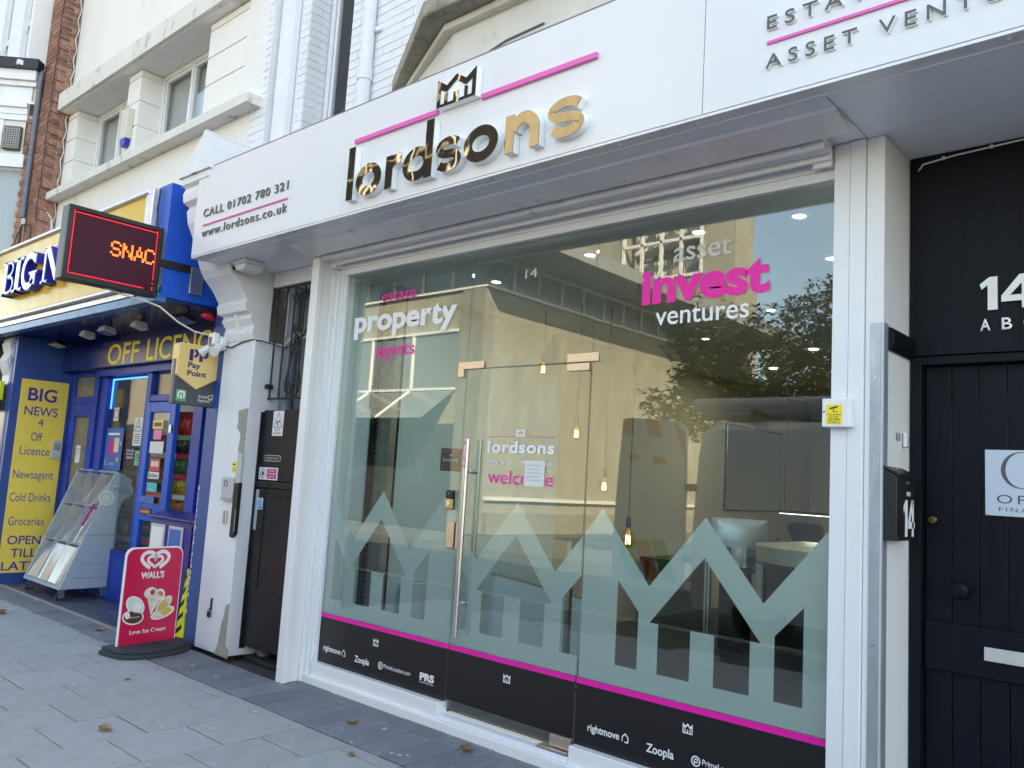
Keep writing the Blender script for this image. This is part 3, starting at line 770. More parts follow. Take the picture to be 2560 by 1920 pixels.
for i in range(5): B('print_line', 'grey_letter', n_, -3.27, -3.15-.02*(i % 2), -.0086, -.0081, 1.645-i*.022, 1.651-i*.022)
for i, x in enumerate((-4.98, -4.30)):
    n_ = thing('window_sticker', (x, .01, 1.6), ('pale square sticker on the left pane near its white jamb', 'pale square sticker on the left pane near the bell notice')[i], 'sticker')
    B('sticker_sheet', 'film_pale', n_, x-.075, x+.075, .0064, .0068, 1.50, 1.66)
    mb = MB(); ring(mb, (x, 1.60), .018, .022, 'y', .0060, .0063); mb.build('print_ring', 'grey_letter', n_)

# ---- recessed dark door, number 14
BD = thing('dark_plank_door', (-.6, .36, 0), 'dark navy plank door with letter slot in the white-sided recess', 'door')
B('door_frame', 'navy_door', BD, -1.196, -1.150, .30, .40, 0, 2.235, bevel=.003)
B('door_frame', 'navy_door', BD, -1.1495, .35, .305, .40, 2.20, 2.24, bevel=.003)
x = -1.146
for i in range(11):
    B('plank', 'navy_door', BD, x, x+.109, .358+.001*(i % 2), .40, .02, 2.198, bevel=.004); x += .1115
B('mid_rail', 'navy_door', BD, -1.146, .08, .335, .3575, .827, 1.04, bevel=.006)
B('letter_slot', 'satin', BD, -.902, -.60, .326, .3345, .905, .962, bevel=.002)
MB().lathe([(.012, 0), (.014, -.02), (.035, -.035), (.042, -.055), (.036, -.078), (.015, -.088)], (-.986, .357, 1.192), 8, 'y').build('door_knob', 'navy_door', BD)
mb = MB().lathe([(.021, 0), (.021, -.014), (.016, -.02), (.003, -.02)], (-1.112, .357, 1.489), 20, 'y'); mb.build('brass_lock', 'brass', BD, smooth=True)
B('lock_slot', 'print_dark', BD, -1.1135, -1.1105, .3358, .3365, 1.481, 1.492)
TP = thing('door_transom', (-.6, .3, 2.24), 'dark navy boarded panel with silver number over the plank door', 'transom panel')
x = -1.196
for i in range(7):
    B('board', 'navy_door', TP, x, x+.2235, .29+.0004*(i % 2), .40, 2.242, 3.205, bevel=.0012); x += .224
def numeral(ch, x, z, w, h, par, m, ax, a, b):
    P_ = lambda pts: [(x+u*w, z+v*h) for u, v in pts]
    if ch == '1': MB().prism(P_([(.45, 0), (1, 0), (1, 1), (.55, 1), (0, .80), (.10, .64), (.45, .76)]), ax, a, b).build('numeral', m, par)
    else:
        mb = MB(); mb.prism(P_([(.58, 0), (.84, 0), (.84, 1), (.58, .96)]), ax, a, b); e = .0003 if a < b else -.0003
        mb.prism(P_([(0, .22), (1, .22), (1, .40), (0, .40)]), ax, a-e, b); mb.prism(P_([(0, .40), (.24, .40), (.84, 1), (.52, 1)]), ax, a-2*e, b); mb.build('numeral', m, par)
numeral('1', -.900, 2.430, .070, .150, TP, 'satin', 'y', .277, .2895); numeral('4', -.815, 2.430, .135, .150, TP, 'satin', 'y', .277, .2895)
for t, x in (('A', -.9), ('B', -.816), ('C', -.732)): text(t, 'letter_side', TP, (x, .2885, 2.340), .040, cap=.053, depth=.006, name='letter', bold=.012)
n_ = thing('name_plate', (-.7, .34, 1.67), 'pale blue finance office plate screwed to the dark plank door', 'sign')
mat('plate_blue', (.52, .60, .68), .35)
B('plate', 'plate_blue', n_, -.899, -.45, .349, .3565, 1.526, 1.814, bevel=.002)
mb = MB()
vs = []
for i in range(41):
    t = R(90+i*9); th = .004+.014*abs(math.cos(t))**1.2
    c, s_ = math.cos(t), math.sin(t); vs.append(((-.757+.080*c, 1.727+.080*s_), (-.757+(.080-th)*c, 1.727+(.080-th*.8)*s_)))
for a, b in zip(vs, vs[1:]): mb.quad((a[0][0], .3484, a[0][1]), (b[0][0], .3484, b[0][1]), (b[1][0], .3484, b[1][1]), (a[1][0], .3484, a[1][1]))
mat('plate_ink', (.10, .08, .09), .5); mb.build('round_initial', 'plate_ink', n_)
text('OPUS', 'plate_ink', n_, (-.853, .3488, 1.581), .23, cap=.037, sp=1.3); text('FINANCIAL', 'plate_ink', n_, (-.846, .3488, 1.546), .27, cap=.018, sp=1.4)
for x, z in ((-.892, 1.807), (-.892, 1.533)): MB().cyl((x, .349, z), (x, .347, z), .004, n=8).build('screw', 'steel', n_)
n_ = thing('letter_box', (-1.2, .06, 1.4), 'black metal letter box numbered in white on the recess wall', 'letter box')
mb = MB().prism([(-1.1975, 1.395), (-1.142, 1.395), (-1.142, 1.67), (-1.1975, 1.70)], 'y', -.065, .18); mb.build('box_body', 'black_plastic', n_, bevel=.003)
mb = MB().prism([(-1.1975, 1.704), (-1.1975, 1.712), (-1.128, 1.678), (-1.128, 1.669)], 'y', -.07, .185); mb.build('box_lid', 'black_plastic', n_)
MB().cyl((-1.1425, .085, 1.645), (-1.137, .085, 1.645), .009, n=12).build('lock', 'steel', n_)
B('name_window', 'plate_blue', n_, -1.1418, -1.1405, .065, .115, 1.587, 1.606)
numeral('1', .022, 1.412, .055, .158, n_, 'vinyl_white', 'x', -1.1418, -1.1405); numeral('4', .090, 1.412, .088, .158, n_, 'vinyl_white', 'x', -1.1418, -1.1405)
B('folded_leaflet', 'paper', n_, -1.1975, -1.15, .186, .205, 1.53, 1.68)
for y, z in ((-.05, 1.70), (-.05, 1.404)): MB().cyl((-1.145, y, z), (-1.1415, y, z), .006, n=8).build('rivet', 'steel', n_)
n_ = thing('door_bell', (-1.2, .2, 1.84), 'small white push bell on the white recess wall above the letter box', 'doorbell')
B('bell_case', 'white_plastic', n_, -1.1985, -1.182, .195, .235, 1.809, 1.876, bevel=.006); B('bell_button', 'grey_box', n_, -1.183, -1.179, .207, .223, 1.832, 1.858, bevel=.002)
B('glue_patch', 'putty', n_, -1.1985, -1.1975, .11, .165, 1.835, 1.868)
n_ = thing('camera_box', (-1.35, -.1, 1.87), 'white metal box with yellow camera surveillance notice on the white pier', 'box')
B('box_body', 'white_gloss', n_, -1.436, -1.318, -.125, -.0785, 1.872, 2.0, bevel=.006)
B('box_front', 'white_gloss', n_, -1.442, -1.345, -.131, -.1255, 1.873, 1.999, bevel=.003)
B('yellow_notice', 'yellow_txt', n_, -1.423, -1.352, -.1325, -.1315, 1.885, 1.972)
mb = MB(); mb.prism([(-1.409, 1.949), (-1.373, 1.957), (-1.371, 1.966), (-1.407, 1.958)], 'y', -.1332, -.1326); mb.box(-1.392, -1.389, -.1332, -.1326, 1.937, 1.952); mb.box(-1.392, -1.372, -.1332, -.1326, 1.937, 1.940); mb.build('camera_symbol', 'print_dark', n_)
text('These premises', 'print_dark', n_, (-1.419, -.1327, 1.924), .064, xh=.0045); text('are under', 'print_dark', n_, (-1.410, -.1327, 1.914), .045, xh=.0045)
text('CCTV', 'print_dark', n_, (-1.414, -.1327, 1.898), .053, cap=.012, bold=.02); text('surveillance', 'print_dark', n_, (-1.414, -.1327, 1.888), .052, xh=.005)
MB().cyl((-1.433, -.1315, 1.94), (-1.433, -.134, 1.94), .004, n=8).build('screw', 'print_dark', n_)
# thin cable clipped along the head of the recess
n_ = thing('clipped_cable', (-1.19, .28, 3.19), 'thin white cable clipped along the top of the dark recess panel', 'cable')
MB().tube([(-1.19, .335, 3.02), (-1.18, .30, 3.12), (-1.14, .284, 3.165), (-1.0, .283, 3.18), (-.7, .283, 3.192), (.3, .283, 3.2)], .004, 6).build('wire', 'cable_white', n_)
for x, z in ((-1.05, 3.177), (-.85, 3.187), (-.6, 3.193)): B('cable_clip', 'cable_white', n_, x-.006, x+.006, .279, .29, z-.006, z+.008)
# ================================================================= PILASTER, GATE, NEWSAGENT
PL = thing('console_pilaster', (-6.6, -.1, 0), 'white and blue painted pilaster with carved scroll console between the two shops', 'pilaster')
B('shaft', 'plaster_white', PL, -6.75, -6.25, -.15, .14, 0, 2.60, bevel=.008)
B('blue_strip', 'blue_wall', PL, -6.955, -6.752, -.148, .14, 0, 3.0, bevel=.006)
prof = [(0, 2.60), (-.15, 2.60), (-.17, 2.66), (-.155, 2.72), (-.20, 2.78), (-.185, 2.82), (-.245, 2.835), (-.26, 2.90), (-.245, 2.93), (-.29, 3.0), (-.33, 3.05), (-.40, 3.12), (-.44, 3.18),
        (-.47, 3.25), (-.50, 3.36), (-.55, 3.46), (-.60, 3.56), (-.62, 3.66), (-.60, 3.70), (-.66, 3.73), (-.67, 3.80), (-.65, 3.85), (-.69, 3.87), (-.69, 3.93), (0, 3.93)]
MB().prism(prof, 'x', -6.75, -6.28).build('console', 'plaster_white', PL, bevel=.006)
MB().prism([(-.72, 3.932), (-.02, 3.932), (-.02, 4.30), (-.64, 4.33)], 'x', -6.53, -6.49).build('cap_core', 'plaster_white', PL)
mb = MB(); mb.add([(-6.78, -.71, 3.932), (-6.25, -.71, 3.932), (-6.25, -.05, 3.932), (-6.78, -.05, 3.932), (-6.515, -.645, 4.335), (-6.515, -.05, 4.335)], [(0, 1, 4), (1, 2, 5, 4), (2, 3, 5), (3, 0, 4, 5), (0, 3, 2, 1)])
mb.build('gabled_cap', 'carved', PL)
# carved leaf on the foot of the console
mb = MB()
for i in range(5):
    for s_ in (-1, 1):
        z = 2.845-i*.046; w = .075-.006*i
        mb.add([(-6.515, -.185+.012*i-.02, z+.03), (-6.515+s_*w*.6, -.215+.014*i, z+.02), (-6.515+s_*w*1.9, -.175+.014*i, z-.02), (-6.515+s_*w*.9, -.185+.014*i, z-.045), (-6.515, -.195+.014*i, z-.03)], [(0, 1, 4), (1, 2, 3), (1, 3, 4)])
    mb.cyl((-6.515, -.21+.014*i, 2.87-i*.046), (-6.515, -.205+.014*i, 2.82-i*.046), .018, .014, n=6)
mb.build('carved_leaf', 'carved', PL)
mb = MB(); mb.prism([(-6.25, 2.02), (-6.40, 2.0), (-6.385, 1.9), (-6.40, 1.86), (-6.33, 1.80), (-6.345, 1.66), (-6.31, 1.62), (-6.25, 1.62)], 'y', -.1525, -.149); mb.build('mortar_patch', 'putty', PL)
mb = MB(); mb.prism([(-6.25, .42), (-6.29, .40), (-6.31, .30), (-6.33, .26), (-6.36, .08), (-6.40, .0), (-6.20, .0), (-6.20, .06), (-6.25, .10)], 'y', -.158, -.149); mb.build('mortar_patch', 'putty', PL)
mb = MB()
for i in range(26):
    z = .1+i*.048+rnd.uniform(-.01, .01); w = rnd.uniform(.004, .024); x = -6.955+rnd.uniform(-.002, .01)
    mb.add([(x, -.149-.001, z), (x+w, -.1495, z+.012), (x+w*.7, -.1495, z+.035), (x, -.149-.001, z+.05)], [(0, 1, 2, 3)])
mb.build('flaked_paint', 'plaster_white', PL)
# ---- items fixed to the pilaster
n_ = thing('key_box', (-6.41, -.17, 1.26), 'grey entry box with round dial on the white pilaster', 'box')
B('box_case', 'grey_box', n_, -6.50, -6.315, -.185, -.151, 1.255, 1.44, bevel=.01); mb = MB(); ring(mb, (-6.43, 1.385), .022, .028, 'y', -.188, -.184); mb.build('dial', 'print_dark', n_)
B('box_base', 'galv', n_, -6.505, -6.31, -.182, -.151, 1.245, 1.256)
n_ = thing('door_call_button', (-6.44, -.16, 1.1), 'narrow steel call button plate below the grey entry box', 'button')
B('call_plate', 'steel', n_, -6.465, -6.415, -.165, -.151, 1.05, 1.16, bevel=.003); B('call_slot', 'grey_box', n_, -6.452, -6.43, -.1675, -.1655, 1.065, 1.09)
n_ = thing('yellow_sticker', (-6.38, -.155, 1.52), 'tiny yellow camera sticker above the grey entry box', 'sticker')
B('sticker_sheet', 'yellow_txt', n_, -6.415, -6.338, -.1525, -.151, 1.478, 1.567); B('camera_symbol', 'print_dark', n_, -6.402, -6.36, -.1535, -.153, 1.54, 1.553)
for i in range(3): B('print_line', 'putty', n_, -6.405, -6.35, -.1535, -.153, 1.515-i*.012, 1.52-i*.012)
n_ = thing('conduit_cover', (-6.28, -.16, 1.39), 'pale grey conduit cover at the gate edge of the pilaster', 'conduit')
B('cover', 'grey_box', n_, -6.305, -6.235, -.175, -.151, 1.395, 1.64, bevel=.004)
n_ = thing('gate_lock_case', (-6.27, -.14, .95), 'dented black lock case with worn edges beside the gate', 'lock')
MB().prism([(-6.30, 1.39), (-6.225, 1.40), (-6.225, .98), (-6.27, .95), (-6.30, .96)], 'y', -.185, -.1515).build('lock_body', 'black_gate', n_, bevel=.004)
mb = MB(); mb.box(-6.233, -6.226, -.1885, -.1855, 1.0, 1.18); mb.build('bare_edge', 'putty', n_)
n_ = thing('padlock_hasp', (-6.52, -.16, .33), 'rusty hasp with padlock low on the white pilaster', 'padlock')
B('hasp', 'iron', n_, -6.535, -6.512, -.16, -.151, .33, .43, bevel=.002); B('padlock_body', 'iron', n_, -6.545, -6.505, -.178, -.1605, .275, .325, bevel=.005)
mb = MB(); ring(mb, (-6.525, .33), .012, .017, 'y', -.172, -.166, 12, 0, 180); mb.build('shackle', 'iron', n_)
# floodlight camera
n_ = thing('floodlight_camera', (-6.80, -.25, 2.55), 'white camera with two conical floodlights on the pilaster', 'security camera')
mb = MB().lathe([(.03, 0), (.062, -.008), (.066, -.05), (.05, -.068), (.01, -.07)], (-6.74, -.155, 2.59), 24, 'y'); mb.build('base_disc', 'white_plastic', n_, smooth=True)
B('camera_head', 'white_plastic', n_, -6.80, -6.70, -.285, -.225, 2.565, 2.675, bevel=.014); B('camera_lens', 'gloss_black', n_, -6.77, -6.73, -.290, -.2855, 2.57, 2.635, bevel=.004)
for s_ in (-1, 1):
    c0 = Vector((-6.745+s_*.05, -.20, 2.575)); c1 = c0+Vector((s_*.045, -.055, -.03)); c2 = c1+Vector((s_*.025, -.055, -.05))
    a = MB().tube([c0, (c0+c1)/2+Vector((0, 0, -.005)), c1], .014, 10).build('lamp_arm', 'white_plastic', n_, smooth=True)
    d = (c2-c1).normalized(); mb = MB(); mb.cyl(c1-d*.02, c1+d*.03, .028, .034, n=20); mb.cyl(c1+d*.03, c1+d*.085, .034, .046, n=20, caps=False); mb.cyl(c1+d*.084, c1+d*.070, .045, .042, n=20)
    mb.build('lamp_head', 'white_plastic', n_, smooth=True)
n_ = thing('looped_cable', (-6.4, -.16, 2.6), 'black and white cables looping from the camera across to the iron grille', 'cable')
MB().tube([(-6.70, -.17, 2.57), (-6.60, -.165, 2.55), (-6.45, -.16, 2.585), (-6.30, -.158, 2.60), (-6.2, -.12, 2.59), (-6.05, .02, 2.54), (-5.9, .06, 2.60), (-5.8, .06, 2.72)], .006).build('wire', 'cable_black', n_)
MB().tube([(-6.26, .05, 2.57), (-6.10, .04, 2.57), (-5.95, .05, 2.68), (-5.86, .05, 2.62), (-5.62, .06, 2.63)], .006).build('wire', 'cable_white', n_)
n_ = thing('dome_light', (-6.1, -.36, 3.17), 'white half-dome bulkhead light under the fascia end', 'light')
B('light_back', 'white_plastic', n_, -6.20, -6.02, -.45, -.25, 3.17, 3.203, bevel=.01)
MB().prism([(-6.20, 3.168), (-6.02, 3.168), (-6.05, 3.12), (-6.15, 3.115)], 'y', -.44, -.26).build('light_hood', 'white_plastic', n_, bevel=.01); B('light_window', 'dark_void', n_, -6.215, -6.2015, -.44, -.30, 3.135, 3.16)

# ---- black gate, grille and what shows behind it
GT = thing('metal_gate', (-5.85, 0, 0), 'scuffed black steel gate in the narrow passage beside the shop', 'gate')
B('upper_leaf', 'black_gate', GT, -6.235, -5.31, -.006, .012, 1.43, 2.015, bevel=.003)
B('cross_bar', 'black_gate', GT, -6.235, -5.31, -.022, .012, 1.372, 1.424, bevel=.003)
B('lower_leaf', 'black_gate', GT, -6.235, -5.31, -.004, .012, .085, 1.37, bevel=.003)
B('kick_plate', 'black_gate', GT, -6.235, -6.10, -.011, -.0045, .55, 1.362, bevel=.002)
B('pale_strip', 'grey_box', GT, -6.234, -6.19, -.013, -.0115, 1.02, 1.35)
B('gate_stile', 'black_gate', GT, -6.249, -6.237, -.03, .02, .06, 2.0, bevel=.002)
for x, z in ((-6.04, 1.398), (-6.0, 1.398), (-5.97, 1.30), (-5.88, 1.30), (-5.77, 1.30), (-6.13, 1.31), (-6.13, 1.2), (-6.13, 1.0), (-6.13, .8), (-6.13, .6), (-6.2, .6), (-5.8, 1.15), (-5.86, .55), (-5.9, .85)):
    MB().lathe([(.010, 0), (.008, -.005), (.002, -.007)], (x, -.0045 if x > -6.1 else -.0115, z) if z < 1.37 else (x, -.0225, z), 8, 'y').build('rivet', 'black_gate', GT)
mb = MB(); mb.box(-6.24, -5.30, .02, .9, .0, .002); B('passage_floor', 'dark_void', GT, -6.24, -5.31, .02, 1.0, -.03, .004)
def sign(nm, x0, x1, z0, z1, label, m='paper', y=-.0075, cat='sign'):
    t = thing(nm, ((x0+x1)/2, y, z0), label, cat); B('plate', m, t, x0, x1, y-.0015, y, z0, z1); return t
n_ = sign('camera_notice', -6.085, -5.93, 1.80, 2.008, 'white triangle camera notice at the top of the black gate')
yy = -.0098
mb = MB(); stroke(mb, [(-6.068, 1.872), (-6.008, 1.995), (-5.947, 1.872), (-6.068, 1.872)], .005, 'y', yy, yy+.0006); mb.build('triangle', 'print_dark', n_)
mb = MB(); mb.prism([(-6.038, 1.90), (-5.985, 1.918), (-5.982, 1.932), (-6.03, 1.916)], 'y', yy, yy+.0006); mb.box(-6.02, -6.005, yy, yy+.0007, 1.885, 1.905); mb.build('camera_symbol', 'print_dark', n_)
text('CCTV', 'print_dark', n_, (-6.045, yy+.0006, 1.838), .075, cap=.022); text('in operation', 'print_dark', n_, (-6.07, yy+.0006, 1.817), .12, xh=.011)
n_ = thing('gate_plate', (-6.04, -.01, 1.6), 'small black oval-ended plate with silver rim on the gate', 'sign')
mb = MB(); mb.prism(arc(-6.14, 1.615, .026, 90, 270, 8)+arc(-5.945, 1.615, .026, -90, 90, 8), 'y', -.012, -.0065); mb.build('silver_rim', 'grey_box', n_)
mb = MB(); mb.prism(arc(-6.14, 1.615, .020, 90, 270, 8)+arc(-5.945, 1.615, .020, -90, 90, 8), 'y', -.0135, -.0121); mb.build('black_field', 'vinyl_black', n_)
text('PLEASE SHUT THE GATE', 'grey_letter', n_, (-6.125, -.0138, 1.606), .165, cap=.017)
n_ = sign('no_access_notice', -6.225, -5.945, 1.437, 1.538, 'red and white no access notice on the black gate')
mb = MB(); ring(mb, (-6.165, 1.487), .034, .040, 'y', yy, yy+.0006); mb.prism([(-6.18, 1.47), (-6.155, 1.465), (-6.148, 1.495), (-6.165, 1.512), (-6.182, 1.492)], 'y', yy, yy+.0006); mb.build('hand_symbol', 'print_dark', n_)
B('red_field', 'print_magenta', n_, -6.105, -5.965, yy, yy+.0006, 1.447, 1.528)
for i, t in enumerate(('No access', 'for unauthorised', 'personnel')): text(t, 'print_white', n_, (-6.095+(.02 if i != 1 else 0), yy-.0002, 1.507-i*.024), .12-(.04 if i != 1 else 0), xh=.011, bold=.01)
n_ = sign('close_door_notice', -6.20, -6.115, 1.19, 1.285, 'small blue oval notice on the lower gate leaf', y=-.0135)
mb = MB(); mb.prism([(-6.158+.034*math.cos(R(a)), 1.238+.044*math.sin(R(a))) for a in range(0, 360, 15)], 'y', -.0160, -.0152); mb.build('blue_oval', 'print_sky', n_)
for i, t in enumerate(('Please', 'close this', 'door')): text(t, 'print_white', n_, (-6.183, -.0162, 1.257-i*.02), .05, xh=.009)
# grille of scrolled iron bars
GR = thing('iron_grille', (-5.85, .02, 2.1), 'scrolled black iron grille over the passage gate', 'grille')
def rod(p, q, r=.008, nm='bar'): return MB().cyl(p, q, r, n=8).build(nm, 'iron', GR)
def scroll(cx, cz, r, d, t0=0, turns=1.6):
    pts = []; n = 26
    for i in range(n+1):
        t = R(t0)+d*turns*2*math.pi*i/n; q = r*(1-.72*i/n); pts.append((cx+q*math.cos(t), .02, cz+q*math.sin(t)))
    return MB().tube(pts, .0065, 6).build('scroll', 'iron', GR)
rod((-6.24, .02, 2.115), (-5.31, .02, 2.115), .009); rod((-6.24, .02, 3.07), (-5.31, .02, 3.07), .009)
for x in (-6.225, -6.09, -5.97, -5.83, -5.69, -5.55, -5.41): rod((x, .02, 2.115), (x, .02, 3.07))
for c in (-5.90, -5.46):
    rod((c-.11, .02, 2.22), (c, .02, 2.66)); rod((c+.11, .02, 2.22), (c, .02, 2.66))
    scroll(c-.055, 2.19, .06, 1, 0); scroll(c+.055, 2.19, .06, -1, 180); scroll(c-.04, 2.70, .04, -1, 0); scroll(c+.04, 2.70, .04, 1, 180)
    scroll(c-.05, 2.96, .05, 1, 0); scroll(c+.05, 2.96, .05, -1, 180)
B('fixing_lug', 'iron', GR, -6.27, -6.20, -.02, .035, 2.20, 2.235)
PW = thing('passage_wall', (-5.8, .6, 0), 'grimy old brick passage seen through the iron grille', 'wall')
B('back_wall', 'old_wall', PW, -6.5, -5.25, .55, .62, 0, 3.2); B('side_wall', 'plaster_white', PW, -6.30, -6.252, .145, .55, 0, 3.2); B('header', 'plaster_white', PW, -6.25, -5.31, -.02, .3, 3.075, 3.2)
mb = MB(); mb.prism(arc(-5.72, 2.08, .26, 0, 180, 14)+[(-5.98, 1.9), (-5.46, 1.9)], 'y', .50, .548); mb.build('door_fanlight', 'pipe_grey', PW)
mb = MB(); ring(mb, (-5.72, 2.08), .27, .33, 'y', .48, .5495, 18, 0, 180); mb.build('arch_trim', 'iron', PW)
_bk = {}
for r_ in range(17):
    for c in range(5):
        x0 = max(-6.30+c*.22+(.11 if r_ % 2 else 0), -6.29); 
        if x0+.21 > -5.26: continue
        lay('brick', piece(_bk, ('pw',), (.208, .018, .064), 'old_wall', .003), PW, x0-PW.location.x, .534-PW.location.y, 2.20+r_*.072, .003)
n_ = thing('drain_pipe', (-6.16, .12, 0), 'grey round drain pipe behind the iron grille', 'pipe')
mb = MB(); mb.cyl((-6.14, .14, 0), (-6.14, .14, 3.06), .055, n=20); mb.cyl((-6.14, .14, 2.60), (-6.14, .14, 2.67), .062, n=20); mb.build('pipe_run', 'pipe_grey', n_, smooth=True)
mb = MB(); mb.lathe([(.055, 0), (.10, .05), (.11, .09), (.08, .10)], (-6.10, .14, 3.0), 20); mb.build('hopper', 'pipe_grey', n_, smooth=True)

# ---- newsagent: canopy box with the yellow fascia
NF = thing('yellow_fascia', (-9, -.5, 2.9), 'yellow newsagent fascia with blue serif letters in a chrome frame', 'shop sign')
B('sign_panel', 'yellow_panel', NF, -13.4, -10.40, -.70, -.68, 3.10, 3.90); B('sign_panel', 'yellow_panel', NF, -10.397, -7.36, -.70, -.68, 3.10, 3.90)
mb = MB(); mb.cyl((-13.4, -.705, 3.925), (-7.30, -.705, 3.925), .028, n=14); mb.build('frame_rail', 'chrome_frame', NF, smooth=True)
mb = MB(); mb.cyl((-13.4, -.705, 3.075), (-7.30, -.705, 3.075), .028, n=14); mb.build('frame_rail', 'chrome_frame', NF, smooth=True)
B('lower_trim', 'chrome_frame', NF, -13.4, -7.0, -.69, -.67, 2.99, 3.045, bevel=.004)
B('frame_post', 'chrome_frame', NF, -7.36, -7.22, -.715, -.66, 3.05, 3.95, bevel=.006)
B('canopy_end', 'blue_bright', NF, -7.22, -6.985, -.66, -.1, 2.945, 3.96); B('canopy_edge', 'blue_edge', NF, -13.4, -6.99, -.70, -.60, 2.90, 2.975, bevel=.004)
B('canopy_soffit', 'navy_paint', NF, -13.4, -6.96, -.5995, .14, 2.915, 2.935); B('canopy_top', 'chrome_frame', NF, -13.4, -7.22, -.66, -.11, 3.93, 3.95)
def serif(ch, x, w, z=3.315, h=.385):
    e = bpy.data.objects.new('letter', None); COL.objects.link(e); e.parent = NF
    def shape(mb, a, b, g):
        t = w*.24; th = .035; s_ = w*.13
        def V(u0, u1, v0, v1): mb.box(x+u0*w-g, x+u1*w+g, a, b, z+v0*h-g, z+v1*h+g)
        if ch == 'I': V(.3, .7, 0, 1); V(0, 1, 0, .09); V(0, 1, .91, 1)
        if ch in 'BE': V(.12, .36, 0, 1); V(0, .5, 0, .08); V(0, .5, .92, 1)
        if ch == 'E': V(.36, 1, 0, .1); V(.36, .95, .9, 1); V(.36, .75, .46, .55); V(.9, 1, 0, .3); V(.87, .95, .72, 1); V(.7, .76, .38, .62)
        if ch == 'B':
            stroke(mb, [(x+.45*w, z+h*.955)]+arc(x+.55*w, z+h*.755, w*.27, 90, -90, 10, h*.2)+[(x+.45*w, z+h*.555)], h*.09+2*g, 'y', a, b)
            stroke(mb, [(x+.45*w, z+h*.515)]+arc(x+.58*w, z+h*.28, w*.32, 90, -90, 10, h*.235)+[(x+.45*w, z+h*.045)], h*.09+2*g, 'y', a, b)
        if ch == 'G':
            stroke(mb, arc(x+.5*w, z+h*.5, w*.40, 38, 322, 22, h*.45), w*.17+2*g, 'y', a, b); V(.62, .92, 0.06, .42); V(.5, 1.0, .38, .46); V(.80, .88, .68, .96)
        if ch == 'N':
            V(.1, .2, 0, 1); V(.8, .9, 0, 1); V(0, .32, 0, .07); V(0, .22, .93, 1); V(.66, 1.02, .93, 1)
            mb.prism([(x+.12*w-g, z+h), (x+.36*w+g, z+h), (x+.9*w+g, z), (x+.7*w-g, z)], 'y', a, b)
        if ch == 'W':
            for u in (0, .42): mb.prism([(x+u*w, z+h), (x+(u+.16)*w, z+h), (x+(u+.34)*w, z), (x+(u+.22)*w, z)], 'y', a, b); mb.prism([(x+(u+.48)*w, z+h), (x+(u+.54)*w, z+h), (x+(u+.32)*w, z), (x+(u+.24)*w, z)], 'y', a-.0006, b)
        if ch == 'S': stroke(mb, arc(x+.5*w, z+h*.74, w*.32, 30, 270, 12, h*.21)+arc(x+.5*w, z+h*.26, w*.34, 90, -150, 12, h*.22)[1:], w*.2+2*g, 'y', a, b)
    m1, m2 = MB(), MB(); shape(m1, -.80, -.702, .004); shape(m2, -.806, -.8005, -.008)
    fixn(m1.build('letter_body', 'letter_blue', e)); fixn(m2.build('letter_face', 'letter_face', e))
k = 3.0/3.1   # letter plane measured at y=-.70, moved out to -.80
for ch, x0, x1 in (('B', -11.16, -10.73), ('I', -10.79, -10.47), ('G', -10.50, -10.0), ('N', -9.86, -9.27), ('E', -9.22, -8.85), ('W', -8.82, -8.2), ('S', -8.15, -7.85)):
    serif(ch, x0*k, (x1-x0)*k)
mat('unlit_led', (.13, .018, .045), .5)
# scrolling sign on its bracket
LS = thing('led_sign', (-7.0, -1.08, 2.92), 'black projecting display board with red dot border and amber lettering', 'electronic sign')
xS = -6.955
B('sign_case', 'black_plastic', LS, -7.09, xS-.006, -1.475, -.705, 2.925, 3.525, bevel=.006)
mb = MB()
for d in ((-1.475, -1.44, 2.925, 3.525), (-.74, -.705, 2.925, 3.525), (-1.44, -.74, 2.925, 2.962), (-1.44, -.74, 3.488, 3.525)): mb.box(xS-.0055, xS+.012, *d)
mb.build('sign_bezel', 'black_plastic', LS, bevel=.003)
B('display_panel', 'led_panel', LS, xS-.0055, xS-.001, -1.4395, -.7405, 2.9625, 3.4875)
cols, rows = 80, 58; py, pz = .70/cols, .525/rows
def dots(cells, m, nm, r=.0042):
    mb = MB()
    for c, q in cells:
        y, z = -1.44+(c+.5)*py, 2.9625+(q+.5)*pz; vs = [(xS+.001, y+r*math.cos(R(a)), z+r*math.sin(R(a))) for a in range(0, 360, 45)]
        mb.add(vs+[(xS+.003, y, z)], [(i, (i+1) % 8, 8) for i in range(8)])
    o = mb.build(nm, m, LS); return stuff(o)
border = [(1, q) for q in range(1, 58, 2)]+[(78, q) for q in range(1, 58, 2) if q not in (5, 9)]+[(c, 1) for c in range(3, 70, 2)]+[(c, 56) for c in range(3, 78, 2)]
dots(border, 'led_red', 'border_lights', .0046)
F5 = {'S': ['.###.', '#...#', '#....', '.###.', '....#', '#...#', '.###.'], 'N': ['#...#', '##..#', '##..#', '#.#.#', '#..##', '#..##', '#...#'], 'A': ['..#..', '..#..', '.#.#.', '.#.#.', '.###.', '#...#', '#...#'], 'C': ['.###.', '#...#', '#....', '#....', '#....', '#...#', '.###.']}
cells = []
for i, ch in enumerate('SNAC'):
    for r_, row in enumerate(F5[ch]):
        for c, v in enumerate(row):
            if v == '#':
                for dx in (0, 1):
                    for dz in (0, 1): cells.append((36+i*11+c*2-(1 if i == 3 else 0)+dx, 37-r_*2+dz))
dots([c for c in cells if c[0] < 78], 'led_amber', 'text_lights', .0040)
stuff(dots([(c, q) for c in range(2, 78) for q in range(2, 56) if (c, q) not in set(cells)], 'unlit_led', 'unlit_dots', .0028))
